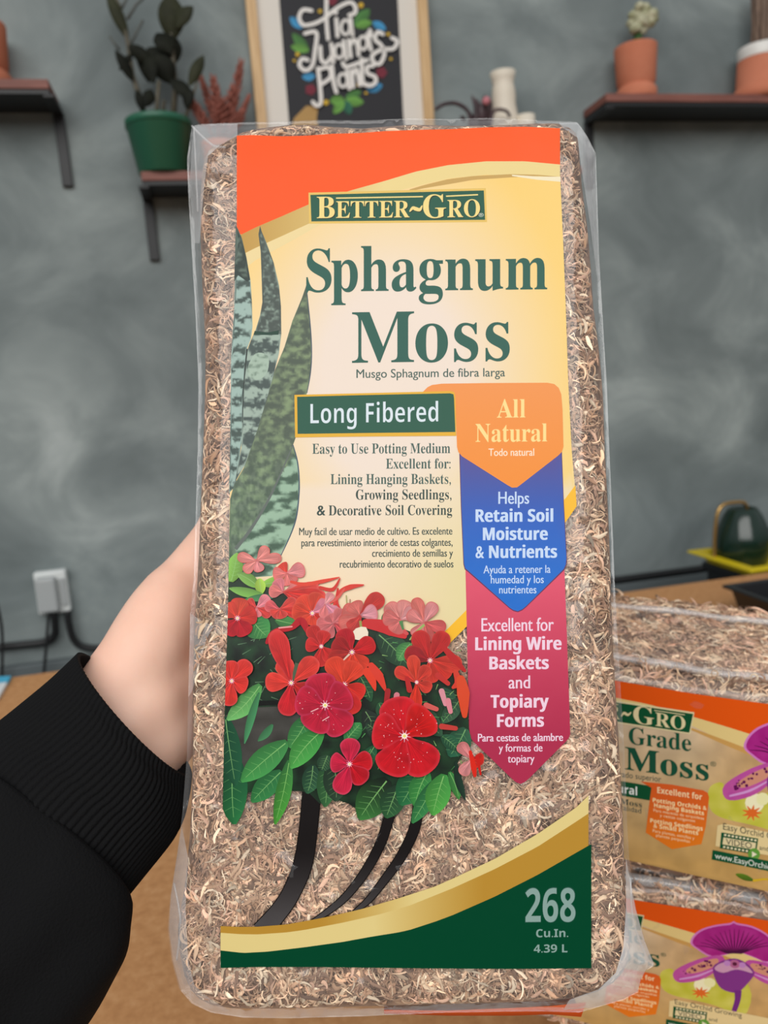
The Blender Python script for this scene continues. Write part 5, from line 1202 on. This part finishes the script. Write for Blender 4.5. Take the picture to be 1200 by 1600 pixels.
# ------------------------------------------------------------------ the person: hand behind the bag, forearm, black sleeve
person = thing('person', BP_.pt(220, 1110, -BT), 'bare left hand and forearm in a black ribbed sleeve holding the big bag', 'person')
def hp(x, y, n): return BP_.pt(x, y, n)
b = MB(); cnt = [0]
def chain(pts):
    """pts: (x, y, n, r) in picture place, height over the bag plane, radius in metres"""
    Q = [np.append(hp(x, y, min(n, -BT - .0065 - r * .95) if x >= 285 else n), r) for x, y, n, r in pts]; C_ = crom(Q, 5); last = None
    for q in C_:
        if last is not None and np.linalg.norm(q[:3] - last[:3]) < .35 * q[3]: continue
        b.blob(q[:3], q[3], q[3], q[3], 8); last = q
    b.blob(C_[-1][:3], C_[-1][3], C_[-1][3], C_[-1][3], 8)
nb_ = -BT - .004
chain([(60, 1240, -.052, .026), (130, 1150, -.060, .024), (206, 1058, -.066, .0225), (243, 988, -.072, .021), (266, 940, -.078, .018), (288, 915, -.080, .0165), (312, 878, -.081, .0145), (338, 836, -.081, .0125), (352, 790, -.080, .0115), (362, 735, -.079, .0105), (370, 690, -.078, .009)])      # thumb side
chain([(110, 1330, -.054, .027), (180, 1232, -.062, .0245), (242, 1150, -.070, .0215), (300, 1095, -.080, .020), (360, 1050, -.086, .018), (410, 1020, -.086, .015)])      # little-finger side
chain([(85, 1285, -.052, .027), (155, 1190, -.060, .0245), (224, 1104, -.066, .0225), (285, 1030, -.076, .020), (340, 980, -.084, .0185), (400, 930, -.086, .016)])
chain([(262, 960, -.078, .0185), (320, 930, -.084, .0165), (390, 890, -.086, .014)])
chain([(290, 1050, -.080, .020), (350, 1010, -.086, .0185), (420, 985, -.087, .015)])
for pts in ([(390, 890, .0115), (450, 862, .0098), (510, 840, .0090), (560, 815, .0078)], [(405, 925, .0118), (470, 905, .0100), (540, 892, .0092), (602, 878, .0080)], [(412, 975, .0112), (475, 962, .0095), (538, 955, .0088), (590, 950, .0076)], [(408, 1018, .0102), (458, 1014, .0086), (505, 1012, .0079), (545, 1010, .0068)]):
    k_ = len(pts); chain([(x, y, -BT - .0035 - r - (.010, .006, .003, .0)[i], r) for i, (x, y, r) in enumerate(pts)])
tmp = mesh('tmp', b.v, b.f, M['skin'])
rm = tmp.modifiers.new('r', 'REMESH'); rm.mode = 'VOXEL'; rm.voxel_size = .0021
sm_ = tmp.modifiers.new('s', 'SMOOTH'); sm_.iterations = 34; sm_.factor = .5
dg = bpy.context.evaluated_depsgraph_get(); me = bpy.data.meshes.new_from_object(tmp.evaluated_get(dg)); bpy.data.objects.remove(tmp)
me.materials.clear(); me.materials.append(M['skin']); me.polygons.foreach_set('use_smooth', [True] * len(me.polygons))
hand = bpy.data.objects.new('hand_and_forearm', me); link(hand, person)

rings = [((124, 1020), (299, 1212), .3545), ((106, 1038), (296, 1240), .3532), ((76, 1066), (288, 1274), .350), ((38, 1098), (277, 1299), .3465), ((0, 1129), (262, 1322), .343), ((-45, 1164), (225, 1368), .336), ((-78, 1192), (190, 1411), .331),
         ((-92, 1204), (192, 1424), .329), ((-116, 1226), (203, 1447), .325), ((-150, 1265), (195, 1482), .320), ((-200, 1330), (166, 1540), .314), ((-262, 1430), (110, 1650), .306), ((-320, 1560), (40, 1800), .298)]
def sleeve_part(i0, i1, name, mat_, sub, fth, rib, parent, fold=0.0, inner=True):
    R = []
    for (U, L, z) in rings[i0:i1 + 1]: R.append(np.concatenate([at_depth(*U, z), at_depth(*L, z)]))
    R = crom(R, sub); m = len(R); V = []; F = []; ax = None
    for i, q in enumerate(R):
        U, L = q[:3], q[3:]; c = (U + L) / 2; h = (L - U) / 2
        q0, q1 = R[max(i - 1, 0)], R[min(i + 1, m - 1)]; a = (q0[:3] + q0[3:] - q1[:3] - q1[3:]) / 2; a /= np.linalg.norm(a)
        a = a * .5 + np.array([0, .0, 0]) + .5 * ax if ax is not None else a
        a /= np.linalg.norm(a); ax = a
        k = np.cross(a, h); k = k / np.linalg.norm(k) * np.linalg.norm(h) * .74
        for j in range(fth):
            th = 2 * pi * j / fth; s = 1.0
            if rib: s += rib * (abs(sin(th * 46)) - .5) 
            p = c + h * cos(th) * s + k * sin(th) * s
            if fold:
                d_ = p - c; p = p + d_ / np.linalg.norm(d_) * fold * noise.fractal(Vector(p) * 22, 1, 2, 2)
            V.append(p)
    if inner:
        for rr in (.95, .90, .88):
            c = (R[0][:3] + R[0][3:]) / 2; e_ = .0 if rr > .93 else (.004 if rr > .89 else .03)
            for j in range(fth): V.append(c + (np.asarray(V[j]) - c) * rr - ax * e_)
    for i in range(m - 1):
        for j in range(fth): F.append((i * fth + j, (i + 1) * fth + j, (i + 1) * fth + (j + 1) % fth, i * fth + (j + 1) % fth))
    if inner:
        pr = list(range(fth))
        for q in range(3):
            cu = list(range((m + q) * fth, (m + q + 1) * fth))
            for j in range(fth): F.append((pr[j], pr[(j + 1) % fth], cu[(j + 1) % fth], cu[j]))
            pr = cu
    return mesh(name, V, F, mat_, parent)
bump(M['knit'], 900, .5, .0008, 2)
slv = sleeve_part(6, 12, 'sleeve', M['knit'], 6, 200, 0, person, .006, inner=False)
cf = sleeve_part(0, 6, 'ribbed_cuff', M['knit'], 5, 736, .021, slv); cf['label'] = 'ribbed black cuff'
